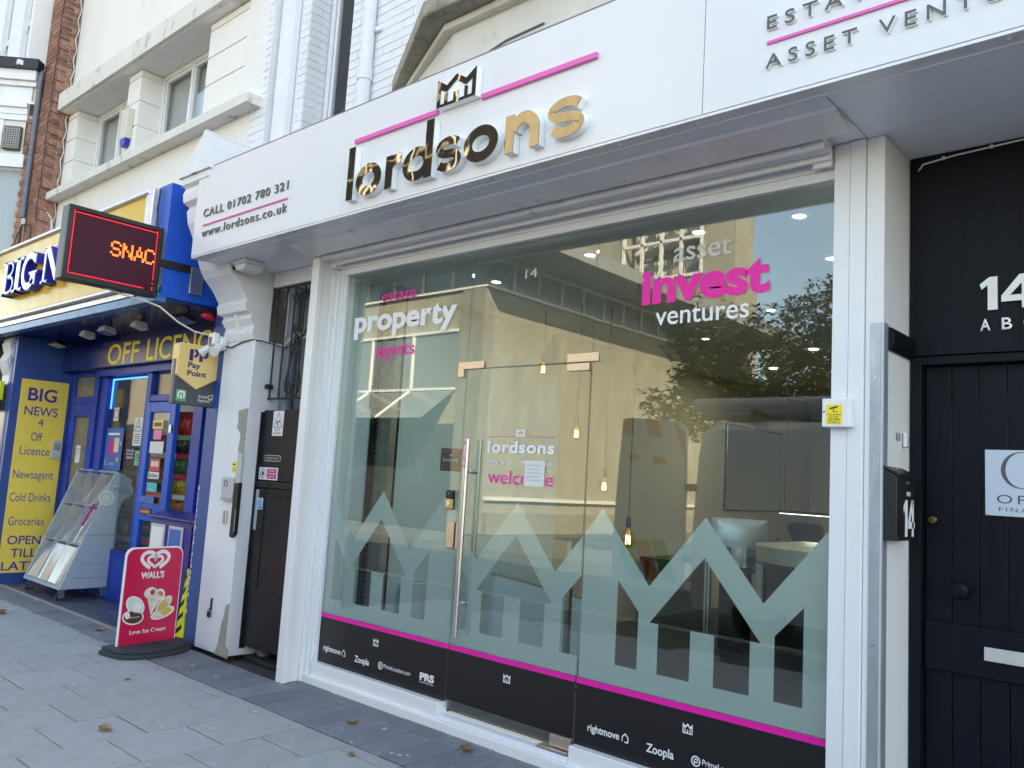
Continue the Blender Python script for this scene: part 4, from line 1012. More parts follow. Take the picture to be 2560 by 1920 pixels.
B('bracket_arm', 'iron', LS, -6.99, -6.965, -.704, -.39, 3.20, 3.265, bevel=.002); B('bracket_plate', 'steel', LS, -6.985, -6.962, -.42, -.30, 3.02, 3.26, bevel=.003)
n_ = thing('sagging_cable', (-6.9, -.6, 2.7), 'pale cable sagging from the display board to the pilaster', 'cable')
MB().tube([(-7.05, -1.10, 2.93), (-7.03, -.95, 2.90), (-7.0, -.80, 2.885), (-6.97, -.66, 2.85), (-6.93, -.50, 2.74), (-6.90, -.36, 2.68), (-6.86, -.22, 2.665), (-6.84, -.155, 2.67)], .008).build('wire', 'cable_white', n_)
n_ = thing('hanging_wire', (-7.0, -.68, 3.3), 'thin black wires taped down the chrome post behind the display board', 'cable')
MB().tube([(-7.16, -.675, 3.93), (-7.19, -.68, 3.75), (-7.14, -.675, 3.60), (-7.17, -.68, 3.40), (-7.13, -.675, 3.15), (-7.10, -.68, 2.97), (-7.0, -.66, 2.90)], .006).build('wire', 'cable_black', n_)
# canopy lights
def flood(x, y, lab, m='lens_blue', s_=1.0):
    t = thing('canopy_light', (x, y, 2.85), lab, 'light', 'lights under the blue canopy')
    MB().hexa([(x-.10*s_, y-.06, 2.82), (x+.10*s_, y-.06, 2.82), (x+.10*s_, y+.07, 2.79), (x-.10*s_, y+.07, 2.79)], [(x-.07*s_, y-.04, 2.87), (x+.07*s_, y-.04, 2.87), (x+.07*s_, y+.06, 2.86), (x-.07*s_, y+.06, 2.86)]).build('lamp_case', 'grey_box' if s_ < 1 else 'black_plastic', t, bevel=.005)
    MB().hexa([(x-.085*s_, y-.05, 2.813), (x+.085*s_, y-.05, 2.813), (x+.085*s_, y+.058, 2.786), (x-.085*s_, y+.058, 2.786)], [(x-.085*s_, y-.05, 2.817), (x+.085*s_, y-.05, 2.817), (x+.085*s_, y+.058, 2.790), (x-.085*s_, y+.058, 2.790)]).build('lamp_glass', m, t)
    MB().tube([(x, y+.02, 2.87), (x, y+.05, 2.91)], .012).build('lamp_bracket', 'iron', t)
flood(-10.45, -.25, 'wide lamp with cream glass nearest the yellow price board', 'crt_yellow', 1.5)
flood(-9.30, -.36, 'small pale sensor lamp second along the blue canopy', 'grey_box', .7)
flood(-8.75, -.38, 'slim white lamp in the middle of the blue canopy', 'lens_blue', .95)
flood(-8.05, -.36, 'small pale sensor lamp nearest the display board', 'grey_box', .7)
flood(-7.20, -.33, 'large dark floodlight with blue glass at the end of the canopy', 'lens_blue', 1.3)
n_ = thing('red_lamp', (-7.02, -.20, 2.8), 'red plastic lamp tucked under the canopy end', 'light')
mb = MB().lathe([(.01, -.11), (.03, -.08), (.040, 0), (.032, .07), (.01, .10)], (-7.04, -.14, 2.865), 14, 'y'); mb.build('lamp_lens', 'print_red', n_, smooth=True); B('lamp_base', 'black_plastic', n_, -7.08, -6.98, -.16, -.02, 2.86, 2.915)
# ---- newsagent shopfront
NW = thing('newsagent_front', (-9, .1, 0), 'blue framed newsagent shopfront set back under the canopy', 'shopfront')
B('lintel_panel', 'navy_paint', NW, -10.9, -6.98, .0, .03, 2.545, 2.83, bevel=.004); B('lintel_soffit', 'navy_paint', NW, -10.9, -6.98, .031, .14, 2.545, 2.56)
B('upper_panel', 'navy_paint', NW, -10.9, -6.98, .08, .12, 2.84, 2.914)
text('OFF', 'yellow_txt', NW, (-9.59, -.001, 2.568), .785, cap=.228, bold=.01, split=True); text('LICENCE', 'yellow_txt', NW, (-8.618, -.001, 2.568), 1.54, cap=.228, bold=.01, split=True)
B('return_wall', 'blue_wall', NW, -10.99, -10.905, -.52, .2, 0, 2.91); B('return_edge', 'blue_wall', NW, -11.06, -10.991, -.525, .2, 0, 2.91)
def fr(x0, x1, z0, z1, y0=.13, y1=.2, m='blue_paint', nm='frame_bar'): return B(nm, m, NW, x0, x1, y0, y1, z0, z1, bevel=.006)
fr(-10.9, -10.80, .02, 2.545); fr(-10.19, -10.07, .02, 2.545, .12); fr(-10.80, -10.19, 2.49, 2.545); fr(-10.80, -10.19, 2.16, 2.24); fr(-10.80, -10.72, .02, 2.16, .135); fr(-10.27, -10.19, .02, 2.16, .135); fr(-10.72, -10.27, 2.0, 2.16, .135); fr(-10.72, -10.27, .02, .35, .135)
B('side_door_glass', 'brown_film', NW, -10.72, -10.27, .16, .17, .35, 2.0); B('side_door_glass', 'brown_film', NW, -10.80, -10.19, .16, .17, 2.24, 2.49)
fr(-10.07, -9.92, .02, 2.545, .15); fr(-9.92, -9.78, .02, 2.43, .11); fr(-10.07, -7.0, 2.46, 2.545, .08, .2, 'blue_paint', 'track_box'); fr(-8.80, -8.70, .02, 2.46, .12); fr(-7.72, -7.60, .02, 2.46, .12, .2); fr(-7.595, -7.50, .02, 2.46, .10, .16); fr(-7.49, -6.98, .02, 2.46, .13, .2, 'blue_wall'); fr(-8.70, -8.05, 2.15, 2.22, .125)
fr(-9.78, -8.80, .02, .55, .15)
B('window_glass', 'pane_clear', NW, -9.78, -8.80, .165, .175, .55, 2.46); B('window_glass', 'pane_clear', NW, -8.70, -7.72, .165, .175, 2.22, 2.46)
# door leaf
fr(-8.70, -8.60, .05, 2.14, .10, .15, 'blue_bright', 'leaf_stile'); fr(-8.17, -8.05, .05, 2.14, .10, .15, 'blue_bright', 'leaf_stile'); fr(-8.60, -8.17, 2.03, 2.14, .10, .15, 'blue_bright', 'leaf_rail'); fr(-8.60, -8.17, .92, 1.09, .10, .15, 'blue_bright', 'leaf_rail'); fr(-8.60, -8.17, .05, .30, .10, .15, 'blue_bright', 'leaf_rail')
B('leaf_glass', 'pane_clear', NW, -8.60, -8.17, .12, .13, 1.09, 2.03); B('leaf_glass', 'pane_clear', NW, -8.60, -8.17, .12, .13, .30, .92)
B('letter_slot', 'black_plastic', NW, -8.58, -8.33, .092, .0995, .985, 1.045); B('slot_label', 'print_orange', NW, -8.56, -8.35, .0905, .0915, 1.0, 1.03)
MB().cyl((-8.085, .085, 1.82), (-8.085, .085, 1.90), .018, n=12).build('door_latch', 'steel', NW)
mb = MB(); mb.tube([(-9.735, .155, 2.09), (-9.735, .155, 2.425), (-8.82, .155, 2.425)], .010, 8); mb.build('neon_edge', 'neon_blue', NW)
B('shop_interior', 'blind', NW, -10.9, -6.98, 1.75, 1.8, 0, 3.0); B('shop_floor', 'tile', NW, -10.9, -6.98, .2, 1.75, -.02, .02); B('shop_ceiling', 'office_ceiling', NW, -10.9, -6.98, .2, 1.75, 2.9, 2.95); B('shop_side', 'blind', NW, -10.95, -10.9, .2, 1.8, 0, 3.0); B('shop_side', 'shelf_white', NW, -6.98, -6.96, .2, 1.8, 0, 3.0)
B('ceiling_light', 'tube_glow', NW, -9.4, -8.2, .8, .95, 2.86, 2.895); B('ceiling_light', 'tube_glow', NW, -7.8, -7.2, .55, .65, 2.86, 2.895)
# crisp shelves seen through the opening and the window
SH = thing('crisp_shelves', (-8.4, .5, 0), 'white shelf rack of crisps inside the newsagent doorway', 'shelf rack')
def packet(x, y, z, w, h, m, lab):
    mb = MB(); pts = []
    for i in range(5):
        for j in range(5):
            u, v = i/4-.5, j/4; b_ = (1-(2*u)**2)*(1-(2*v-1)**4)*.055; pts.append((x+u*w*(1+.03*math.sin(7*v)), y-b_+rnd.uniform(-.006, .006), z+v*h))
    fs = [(i*5+j, (i+1)*5+j, (i+1)*5+j+1, i*5+j+1) for i in range(4) for j in range(4)]; mb.add(pts, fs)
    mb.add([(p[0], y+.02, p[2]) for p in pts], [f[::-1] for f in fs]); o = mb.build('crisp_packet', m, None, smooth=True, angle=60)
    return tag(o, lab, 'crisps', 'crisp packets on the shop shelves')
ms = [('packet_red', 'glossy red'), ('packet_dark', 'black'), ('packet_green', 'green'), ('packet_yellow', 'yellow'), ('packet_orange', 'orange'), ('packet_purple', 'purple')]
zs = [1.81, 1.615, 1.40, 1.185, .94, .66, .38]; order = [0, 1, 2, 3, 4, 5, 1]
nth = ('top', 'second', 'third', 'fourth', 'fifth', 'sixth', 'lowest'); wh = ('nearest the yellow board', 'in the middle', 'nearest the door jamb')
for i, z in enumerate(zs):
    B('shelf_board', 'shelf_white', SH, -10.85, -7.75, .42, .75, z-.018, z)
    for k, x in enumerate((-10.85, -10.07, -9.3, -8.55)): B('price_strip', 'print_red' if (i+k) % 3 else ('print_white' if i % 2 else 'print_green'), SH, x, x+(.74 if k < 3 else .78), .405, .4195, z-.045, z+.006, bevel=.002)
    for j, x in enumerate((-8.62, -8.45, -8.28)):
        packet(x+rnd.uniform(-.02, .02), .46, z+.004, .18, .19 if i else .26, ms[order[i]][0], f'{ms[order[i]][1]} crisp packet {wh[j]} on the {nth[i]} shelf of the newsagent doorway')
    if i >= 2:
        for j, x in enumerate((-10.30, -10.02, -9.75)): packet(x, .46, z+.004, .2, .17, ms[(order[i]+2+j) % 6][0], f'{ms[(order[i]+2+j) % 6][1]} packet {wh[j]} on the {nth[i]} shelf behind the window')
B('rack_side', 'shelf_white', SH, -7.75, -7.72, .42, .76, 0, 2.2); B('rack_back', 'shelf_white', SH, -10.88, -7.72, .7605, .78, 0, 2.2)
# posters and stickers in the window
def poster(x0, x1, z0, z1, m, lab, y=.152, nm='poster'):
    t = thing(nm, ((x0+x1)/2, y, z0), lab, 'poster'); B('sheet', m, t, x0, x1, y, y+.002, z0, z1); return t
n_ = poster(-9.76, -9.31, 1.40, 1.87, 'print_blue', 'blue and magenta scratchcard poster in the newsagent window')
B('magenta_block', 'print_magenta', n_, -9.66, -9.48, .1505, .1515, 1.57, 1.74); B('peach_block', 'print_cream', n_, -9.52, -9.40, .1500, .1504, 1.60, 1.76); B('white_line', 'print_white', n_, -9.70, -9.40, .1505, .1515, 1.79, 1.815)
text('£', 'print_yellow', n_, (-9.73, .1510, 1.45), .05, cap=.08, bold=.03); mb = MB(); mb.cyl((-9.40, .1515, 1.52), (-9.40, .150, 1.52), .03, n=16); mb.cyl((-9.36, .1515, 1.70), (-9.36, .150, 1.70), .022, n=14); mb.build('gold_coin', 'print_yellow', n_); text('play today', 'print_white', n_, (-9.62, .151, 1.46), .14, cap=.02)
n_ = poster(-9.07, -8.865, 1.68, 1.985, 'paper', 'white triangle camera notice in the newsagent window')
mb = MB(); stroke(mb, [(-9.045, 1.84), (-8.968, 1.97), (-8.89, 1.84), (-9.045, 1.84)], .008, 'y', .1505, .1515); mb.prism([(-9.0, 1.865), (-8.95, 1.88), (-8.945, 1.90), (-8.99, 1.885)], 'y', .1505, .1515); mb.build('camera_symbol', 'print_dark', n_)
for i in range(5): B('print_line', 'print_dark', n_, -9.04, -8.895, .1505, .1515, 1.80-i*.022, 1.808-i*.022)
n_ = poster(-9.195, -8.985, 1.52, 1.655, 'print_navy', 'navy no cash notice in the newsagent window')
for i, t in enumerate(('NO CASH', 'IN ATM', 'OVERNIGHT')): text(t, 'print_white', n_, (-9.175, .1512, 1.615-i*.038), .17, cap=.022, bold=.02)
n_ = poster(-8.97, -8.84, 1.47, 1.63, 'print_green', 'green round-symbol sticker in the newsagent window'); mb = MB(); ring(mb, (-8.905, 1.555), .032, .04, 'y', .1505, .1515); mb.box(-8.93, -8.88, .1503, .1515, 1.55, 1.56); mb.build('print_ring', 'print_dark', n_)
n_ = poster(-9.62, -9.50, 1.95, 2.10, 'paper', 'round white smoking sticker under the blue neon edge', .1518); mb = MB(); ring(mb, (-9.56, 2.03), .045, .055, 'y', .1505, .1515); mb.build('print_ring', 'print_dark', n_)
y_ = .096
n_ = poster(-8.50, -8.28, 1.86, 1.95, 'yellow_board', 'yellow card sticker on the glass of the blue door leaf', y_); B('print_block', 'print_dark', n_, -8.47, -8.31, y_-.0015, y_-.0005, 1.885, 1.925)
n_ = poster(-8.52, -8.22, 1.61, 1.73, 'paper', 'blank white notice on the blue door leaf', y_)
n_ = poster(-8.46, -8.29, 1.75, 1.85, 'pink_acrylic', 'pale pink sticker on the blue door leaf', y_)
n_ = poster(-8.475, -8.25, 1.43, 1.555, 'print_red', 'red bordered sticker with cream panel on the blue door leaf', y_); B('cream_panel', 'print_cream', n_, -8.445, -8.365, y_-.0015, y_-.0005, 1.475, 1.53); B('cream_panel', 'print_cream', n_, -8.355, -8.28, y_-.0015, y_-.0005, 1.475, 1.53)
n_ = poster(-8.49, -8.25, 1.35, 1.42, 'paper', 'white newspaper name sticker on the blue door leaf', y_); text('Echo', 'print_brown', n_, (-8.475, y_-.0004, 1.366), .20, cap=.042, bold=.02)
n_ = poster(-8.49, -8.27, 1.22, 1.31, 'print_teal', 'turquoise bag-shaped sticker on the blue door leaf', y_); text('Nisa', 'print_white', n_, (-8.42, y_-.0004, 1.235), .08, cap=.02)
n_ = poster(-8.60, -8.30, 1.10, 1.17, 'print_blue', 'row of dark payment symbols at the foot of the door glass', y_)
n_ = poster(-10.60, -10.47, 1.45, 1.66, 'paper', 'pale round-symbol sticker on the brown side door glass', .157); mb = MB(); ring(mb, (-10.535, 1.59), .03, .037, 'y', .155, .1565); mb.build('print_ring', 'print_dark', n_)
# yellow price board on the return wall
YB = thing('yellow_board', (-10.9, -.15, .13), 'tall yellow board listing newsagent goods in purple letters', 'sign')
B('board_sheet', 'yellow_board', YB, -10.903, -10.893, -.43, .10, .13, 2.41, bevel=.002)
for t, y0, w, z, c, b_ in (('BIG', -.345, .32, 2.16, .155, .02), ('NEWS', -.365, .37, 1.985, .105, .008), ('4', -.20, .06, 1.86, .085, .0), ('Off', -.255, .12, 1.68, .10, .0), ('Licence', -.36, .33, 1.51, .10, .0), ('Newsagent', -.40, .44, 1.23, .10, .0), ('Cold Drinks', -.405, .445, .96, .10, .0), ('Groceries', -.385, .385, .68, .10, .0), ('OPEN', -.37, .36, .46, .10, .01), ('TILL', -.32, .28, .31, .10, .01), ('LATE', -.40, .37, .16, .10, .01)):
    text(t, 'purple_txt', YB, (-10.8925, y0, z), w, cap=c, ax='y', bold=b_, split=True)
for y, z in ((-.41, 2.38), (.08, 2.38), (-.41, 1.2), (.08, 1.2)): MB().cyl((-10.893, y, z), (-10.890, y, z), .008, n=8).build('screw', 'steel', YB)
n_ = thing('intercom', (-10.87, .03, 1.6), 'grey intercom panel with speaker slots beside the yellow board', 'intercom')
B('intercom_case', 'grey_box', n_, -10.8925, -10.855, -.02, .09, 1.48, 1.70, bevel=.005)
for i in range(7): B('speaker_slot', 'print_dark', n_, -10.856, -10.8535, .0, .07, 1.66-i*.012, 1.665-i*.012)
for i in range(2): B('call_button', 'steel', n_, -10.856, -10.852, .0, .07, 1.515+i*.03, 1.535+i*.03)
n_ = thing('lime_sign', (-11.2, -.55, 2.0), 'lime and black money transfer sign at the far shop edge', 'sign')
B('lime_face', 'hazard_yellow', n_, -11.9, -11.07, -.60, -.56, 2.14, 2.36); B('black_face', 'vinyl_black', n_, -11.9, -11.07, -.60, -.56, 2.02, 2.139); text('WU', 'print_dark', n_, (-11.38, -.601, 2.19), .20, cap=.07)
# neighbouring dark shopfront beyond
n_ = thing('dark_neighbour_front', (-12.3, 0, 0), 'dark grey shopfront beyond the yellow board', 'shopfront')
B('pilaster', 'navy_paint', n_, -11.4, -11.065, -.50, .2, 0, 2.93, bevel=.01); B('wall_face', 'dark_void', n_, -14.5, -11.4, -.2, .2, 0, 2.93)
mb = MB(); prof = [(-.52, 2.90), (-.55, 2.82), (-.52, 2.72), (-.56, 2.62), (-.53, 2.52), (-.50, 2.45), (-.5, 2.9)]; mb.prism(prof, 'x', -11.38, -11.1); mb.build('scroll_console', 'carved', n_)

# ---- newspaper trolley
CT = thing('newspaper_trolley', (-9.8, -.05, 0), 'grey wheeled newspaper trolley with three columns of clear flaps', 'trolley')
side = [(-.33, .14), (.225, .15), (.19, .56), (.186, .90), (.215, 1.06), (.26, 1.10), (.31, 1.12), (.335, 1.17), (.325, 1.22), (.30, 1.26), (.31, 1.30), (.135, 1.39), (.11, 1.37)]
for x in (-10.36, -9.33): MB().prism(side, 'x', x, x+.022).build('side_panel', 'cart_blue', CT, bevel=.003)
B('base_tray', 'cart_blue', CT, -10.335, -9.3305, -.33, .22, .14, .175); MB().prism([(.10, 1.372), (.135, 1.392), (.32, 1.30), (.30, 1.28)], 'x', -10.337, -9.331).build('top_board', 'cart_blue', CT)
MB().prism([(.19, .18), (.21, .18), (.175, .9), (.155, .9)], 'x', -10.337, -9.331).build('back_board', 'cart_inner', CT)
def slope(z): return -.33+(z-.14)*(.44/1.23)      # front face leans back
for i, (z0, z1) in enumerate(((.18, .585), (.60, .99), (1.005, 1.365))):
    MB().prism([(slope(z0)+.01, z0-.012), (slope(z0)+.14, z0-.012), (slope(z0)+.14, z0), (slope(z0)+.01, z0)], 'x', -10.337, -9.331).build('shelf', 'cart_blue', CT)
    MB().prism([(slope(z0)+.14, z0), (slope(z0)+.15, z0), (slope(z1)+.13, z1), (slope(z1)+.12, z1)], 'x', -10.337, -9.331).build('shelf_back', 'cart_inner', CT)
    for j in range(3):
        xa = -10.333+j*.3345; mb = MB(); n = 6; vs = []
        for u in range(n+1):
            for v in range(n+1):
                zz = z0+.01+(z1-z0-.03)*v/n; dep = -.018*math.sin(math.pi*u/n)*(1-v/n)**1.4-.006*math.sin(2*math.pi*u/n+i+j)*(1-v/n); vs.append((xa+.004+.325*u/n, slope(zz)+dep, zz))
        mb.add(vs, [(u*(n+1)+v, (u+1)*(n+1)+v, (u+1)*(n+1)+v+1, u*(n+1)+v+1) for u in range(n) for v in range(n)])
        mb.build('clear_flap', 'acrylic', CT, smooth=True)
    for xa in (-10.0, -9.666): MB().prism([(slope(z0), z0), (slope(z0)+.14, z0), (slope(z1)+.12, z1), (slope(z1), z1)], 'x', xa-.006, xa+.0).build('divider', 'cart_inner', CT)
mb = MB(); mb.tube([(-9.30, .10, 1.23), (-9.27, .12, 1.225), (-9.27, .29, 1.15), (-9.30, .31, 1.145)], .011, 8); mb.build('push_handle', 'cart_blue', CT)
for y, z, m in ((.045, 1.10, 'print_pale'), (-.06, .90, 'grey_box')):
    mb = MB(); mb.cyl((-9.3075, y, z), (-9.306, y, z), .085 if m == 'print_pale' else .075, n=28); mb.build('round_sticker', m, CT); mb = MB(); ring(mb, (y, z), .05, .056, 'x', -9.3058, -9.3052); mb.build('sticker_ring', 'print_teal' if m == 'print_pale' else 'cart_blue', CT)
MB().prism([(-.185, .81), (-.16, .80), (-.055, 1.03), (-.078, 1.04)], 'x', -9.3076, -9.3058).build('pink_sticker', 'print_magenta', CT)
for d in ((-.18, .17, .70, .706), (-.19, .16, .25, .256), (-.14, .13, .40, .404)): B('scuff_line', 'pipe_grey', CT, -9.3078, -9.3068, *d)
for x, y in ((-9.40, -.26), (-10.28, -.26), (-9.40, .16), (-10.28, .16)):
    mb = MB(); mb.lathe([(.012, -.012), (.045, -.012), (.045, .012), (.012, .012)], (x, y-.02, .046), 16, 'x'); w_ = mb.build('castor', 'rubber', CT, smooth=True)
    mb = MB(); mb.box(x-.02, x-.015, y-.04, y+.02, .045, .125); mb.box(x+.015, x+.02, y-.04, y+.02, .045, .125); mb.box(x-.03, x+.03, y-.03, y+.03, .126, .1385); o = mb.build('castor_fork', 'steel', CT)
# ---- purple paper cabinet
CB = thing('purple_cabinet', (-7.5, .0, 0), 'purple metal cabinet with framed adverts beside the newsagent door', 'cabinet')
B('cabinet_body', 'cabinet_purple', CB, -7.94, -7.03, -.08, .12, .03, 1.0, bevel=.008); MB().hexa([(-7.97, -.11, 1.002), (-7.0, -.11, 1.002), (-7.0, .12, 1.002), (-7.97, .12, 1.002)], [(-7.97, -.11, 1.02), (-7.0, -.11, 1.02), (-7.0, .12, 1.075), (-7.97, .12, 1.075)]).build('cabinet_lid', 'cabinet_purple', CB, bevel=.006)
B('cabinet_door', 'cabinet_purple', CB, -7.91, -7.10, -.098, -.0805, .06, .97, bevel=.006)
def advert(x0, x1, z0, z1, m, m2):
    a = B('advert_frame', 'grey_box', CB, x0, x1, -.112, -.0985, z0, z1, bevel=.008)
    for nm, d, mm, yy_ in (('advert_sheet', (x0+.025, x1-.025, z0+.025, z1-.025), m, -.1128), ('advert_print', (x0+.05, x1-.05, z0+.06, z0+.06+(z1-z0)*.35), m2, -.1136)):
        o = MB().box(d[0], d[1], yy_-.0004, yy_+.0003, d[2], d[3]).build(nm, mm, CB); o.parent = a
advert(-7.86, -7.58, .50, .95, 'print_white', 'print_pale'); advert(-7.50, -7.23, .34, .95, 'print_blue', 'print_red'); advert(-7.50, -7.23, .04, .32, 'pp_grey', 'print_white'); advert(-7.86, -7.58, .10, .46, 'paper', 'print_blue')
B('cabinet_lock', 'steel', CB, -7.205, -7.165, -.115, -.0985, .20, .30, bevel=.004)
n_ = thing('hazard_strip', (-6.98, -.2, 0), 'yellow and black striped warning strip leaning at the pilaster foot', 'hazard strip')
MB().hexa([(-7.03, -.19, .005), (-6.94, -.16, .005), (-6.94, -.15, .005), (-7.03, -.18, .005)], [(-6.965, -.165, .62), (-6.955, -.16, .62), (-6.955, -.152, .62), (-6.965, -.156, .62)]).build('strip', 'hazard_yellow', n_)
for i in range(5):
    z = .06+i*.11; t = z/.62; xa = -7.03+.065*t; xb = -6.94-.015*t; ya = -.19+.025*t; yb = -.16; w = xb-xa
    mb = MB(); mb.add([(xa+w*.05, ya-.0015, z), (xa+w*.75, ya+(yb-ya)*.75-.0015, z+.05), (xa+w*.75, ya+(yb-ya)*.75-.0015, z+.09), (xa+w*.05, ya-.0015, z+.04)], [(0, 1, 2, 3)]); mb.build('black_stripe', 'vinyl_black', n_)
# ---- ice cream pavement sign
AB = thing('pavement_sign', (-6.77, -.56, 0), 'red ice cream pavement sign on a dark rubber base', 'pavement sign', rz=.183)
# local frame: +y to the viewer's right edge, +x facing the viewer
pts = [(-.265, .07)]+[(-.265, .76)]+arc(-.195, .765, .07, 180, 90, 8)[1:]+arc(.195, .765, .07, 90, 0, 8)+[(.265, .07)]
def L(mb, nm, m, bevel=0., smooth=False): return mb.build(nm, m, AB, bevel, smooth, world=False)
L(MB().prism(pts, 'x', -.012, .010), 'board_edge', 'print_white', .003)
pin = [(y*.965, .07 if z < .1 else .07+(z-.07)*.985) for y, z in pts]
L(MB().prism(pin, 'x', .0102, .0120), 'red_face', 'sign_red')
hx0, hx1 = .0122, .0130
def heart(r, cx, cz, w, gap=0):
    pts = []
    for i in range(49):
        t = R(-180+360*i/48); pts.append((cx+r*1.0*(math.sin(t)**3), cz+r*.62*((13*math.cos(t)-5*math.cos(2*t)-2*math.cos(3*t)-math.cos(4*t))/13)))
    mb = MB(); stroke(mb, pts[3+gap:-3-gap] if gap else pts, w, 'x', hx0, hx1); return mb
L(heart(.125, .0, .725, .030, 3), 'heart_mark', 'print_white'); L(heart(.068, .0, .722, .022), 'heart_mark', 'print_white')
def ltext(t, m, y, z, w, **kw):
    o = text(t, m, None, (hx0+.0002, y, z), w, ax='y', **kw); o.parent = AB; return o
ltext("WALL'S", 'print_white', -.118, .585, .215, cap=.055, bold=.045); ltext('Love Ice Cream', 'print_white', -.165, .150, .33, cap=.034, bold=.02)
def blob(pts, m, x=hx0, t=.0008, nm='ice_cream_print'): return L(MB().prism(pts, 'x', x, x+t), nm, m)
def oval(cx, cz, a, b, ang, n=20): 
    c, s_ = math.cos(R(ang)), math.sin(R(ang)); return [(cx+a*math.cos(2*math.pi*i/n)*c-b*math.sin(2*math.pi*i/n)*s_, cz+a*math.cos(2*math.pi*i/n)*s_+b*math.sin(2*math.pi*i/n)*c) for i in range(n)]
def stick(cx, cz, a, b, ang, m, m2=None):
    blob(oval(cx, cz, a+.012, b+.012, ang), 'print_white', hx0); blob(oval(cx, cz, a, b, ang), m, hx0+.0010)
    if m2: blob(oval(cx+.3*a*math.cos(R(ang)), cz+.3*a*math.sin(R(ang)), a*.5, b*.75, ang), m2, hx0+.0020)
stick(-.15, .285, .085, .048, -8, 'print_brown', 'print_brown'); blob(oval(-.205, .305, .022, .030, 20), 'print_white', hx0+.0032); stick(-.14, .375, .085, .052, -38, 'print_pale', 'print_white')
blob(oval(-.01, .465, .062, .045, 0), 'print_white'); blob([(-.05, .45), (.05, .45), (.005, .30)], 'print_cream', hx0+.0011); stick(-.01, .470, .045, .030, 0, 'print_white', 'print_red')
blob([(.03, .42), (.115, .455), (.01, .29), (0, .30)], 'print_white'); stick(.075, .445, .035, .038, 60, 'print_pale', 'print_orange'); blob([(.045, .41), (.10, .43), (.02, .31)], 'print_pale', hx0+.0012)
stick(.125, .365, .075, .034, 38, 'print_yellow', 'print_yellow'); blob(oval(.165, .395, .03, .022, 38), 'print_cream', hx0+.0033); stick(.12, .295, .10, .034, 14, 'print_cream', 'print_yellow')
for t, y, z, w in (('Magnum', -.185, .278, .09), ('Cornetto', -.03, .405, .06), ('Solero', .09, .352, .06), ('Calippo', .05, .275, .08)): ltext(t, 'grey_letter' if t != 'Calippo' else 'print_white', y, z, w, cap=.018, bold=.01).location.x += .0036
mb = MB(); hp = [(.0, -.33), (.10, -.33)]+[(.10+.19*math.sin(R(a)), -.33*math.cos(R(a))) for a in range(10, 180, 10)]+[(.10, .33), (-.12, .33), (-.12, -.33)]
for z0, z1, g in ((.0, .035, 0), (.035, .07, .022)): mb.prism([(x-(g if x > .05 else -g), y*(1-g)) for x, y in hp], 'z', z0, z1+.0)
L(mb, 'rubber_base', 'rubber', .008)
for r_ in (.055, .10): 
    mb = MB(); ring(mb, (.13, .0), r_-.012, r_, 'z', .0705, .0735, 24); L(mb, 'embossed_heart', 'rubber')

# ---- PayPoint sign on its bracket (plane faces +x)
PP = thing('payment_sign', (-6.88, -.33, 2.0), 'grey and gold payment point sign projecting from the blue pilaster', 'sign')
xp = -6.86
B('sign_body', 'pp_grey', PP, xp-.06, xp, -.52, -.14, 2.03, 2.42, bevel=.01)
shield = [(-.515, 2.545), (-.50, 2.56), (-.15, 2.56), (-.135, 2.545), (-.135, 2.28), (-.325, 2.17), (-.515, 2.28)]
MB().prism(shield, 'x', xp-.08, xp+.022).build('gold_shield', 'pp_yellow', PP, bevel=.005)
mat('pp_purple', (.045, .012, .16), .4)
xq = xp+.0225
for y0 in (-.415, -.325):
    mb = MB(); mb.box(xq-.0005, xq+.001, y0, y0+.034, 2.415, 2.515); ring(mb, (y0+.045, 2.482), .014, .038, 'x', xq-.0005, xq+.0012, 14, -95, 95); mb.build('initial', 'pp_purple', PP)
text('Pay', 'pp_purple', PP, (xq, -.42, 2.355), .115, cap=.048, ax='y', bold=.03); text('Point', 'pp_purple', PP, (xq, -.42, 2.285), .175, cap=.048, ax='y', bold=.03)
B('green_badge', 'print_green', PP, xp, xp+.001, -.485, -.40, 2.06, 2.155); mb = MB(); mb.cyl((xp+.001, -.4425, 2.115), (xp+.0018, -.4425, 2.115), .034, n=20); mb.build('badge_disc', 'print_white', PP); mb = MB(); stroke(mb, [(-.455, 2.09), (-.455, 2.125), (-.43, 2.125), (-.43, 2.09)], .008, 'x', xp+.0018, xp+.0024); mb.build('badge_arrow', 'print_dark', PP); text('top-up', 'print_dark', PP, (xp+.001, -.475, 2.066), .065, xh=.009, ax='y')
text('Simple', 'print_white', PP, (xp, -.285, 2.105), .085, cap=.026, ax='y', bold=.01); text('Payment', 'print_white', PP, (xp, -.285, 2.07), .108, cap=.026, ax='y', bold=.01); mb = MB(); stroke(mb, [(-.19, 2.10), (-.195, 2.13), (-.155, 2.14), (-.15, 2.11), (-.19, 2.10)], .006, 'x', xp, xp+.0006); ring(mb, (-.170, 2.098), .006, .011, 'x', xp+.0001, xp+.0008, 12); mb.build('note_mark', 'print_white', PP)
B('wall_bracket', 'grey_box', PP, xp-.05, xp-.03, -.139, -.149+.002, 2.36, 2.50); B('bracket_arm', 'grey_box', PP, xp-.05, xp-.03, -.138, -.10, 2.40, 2.48)
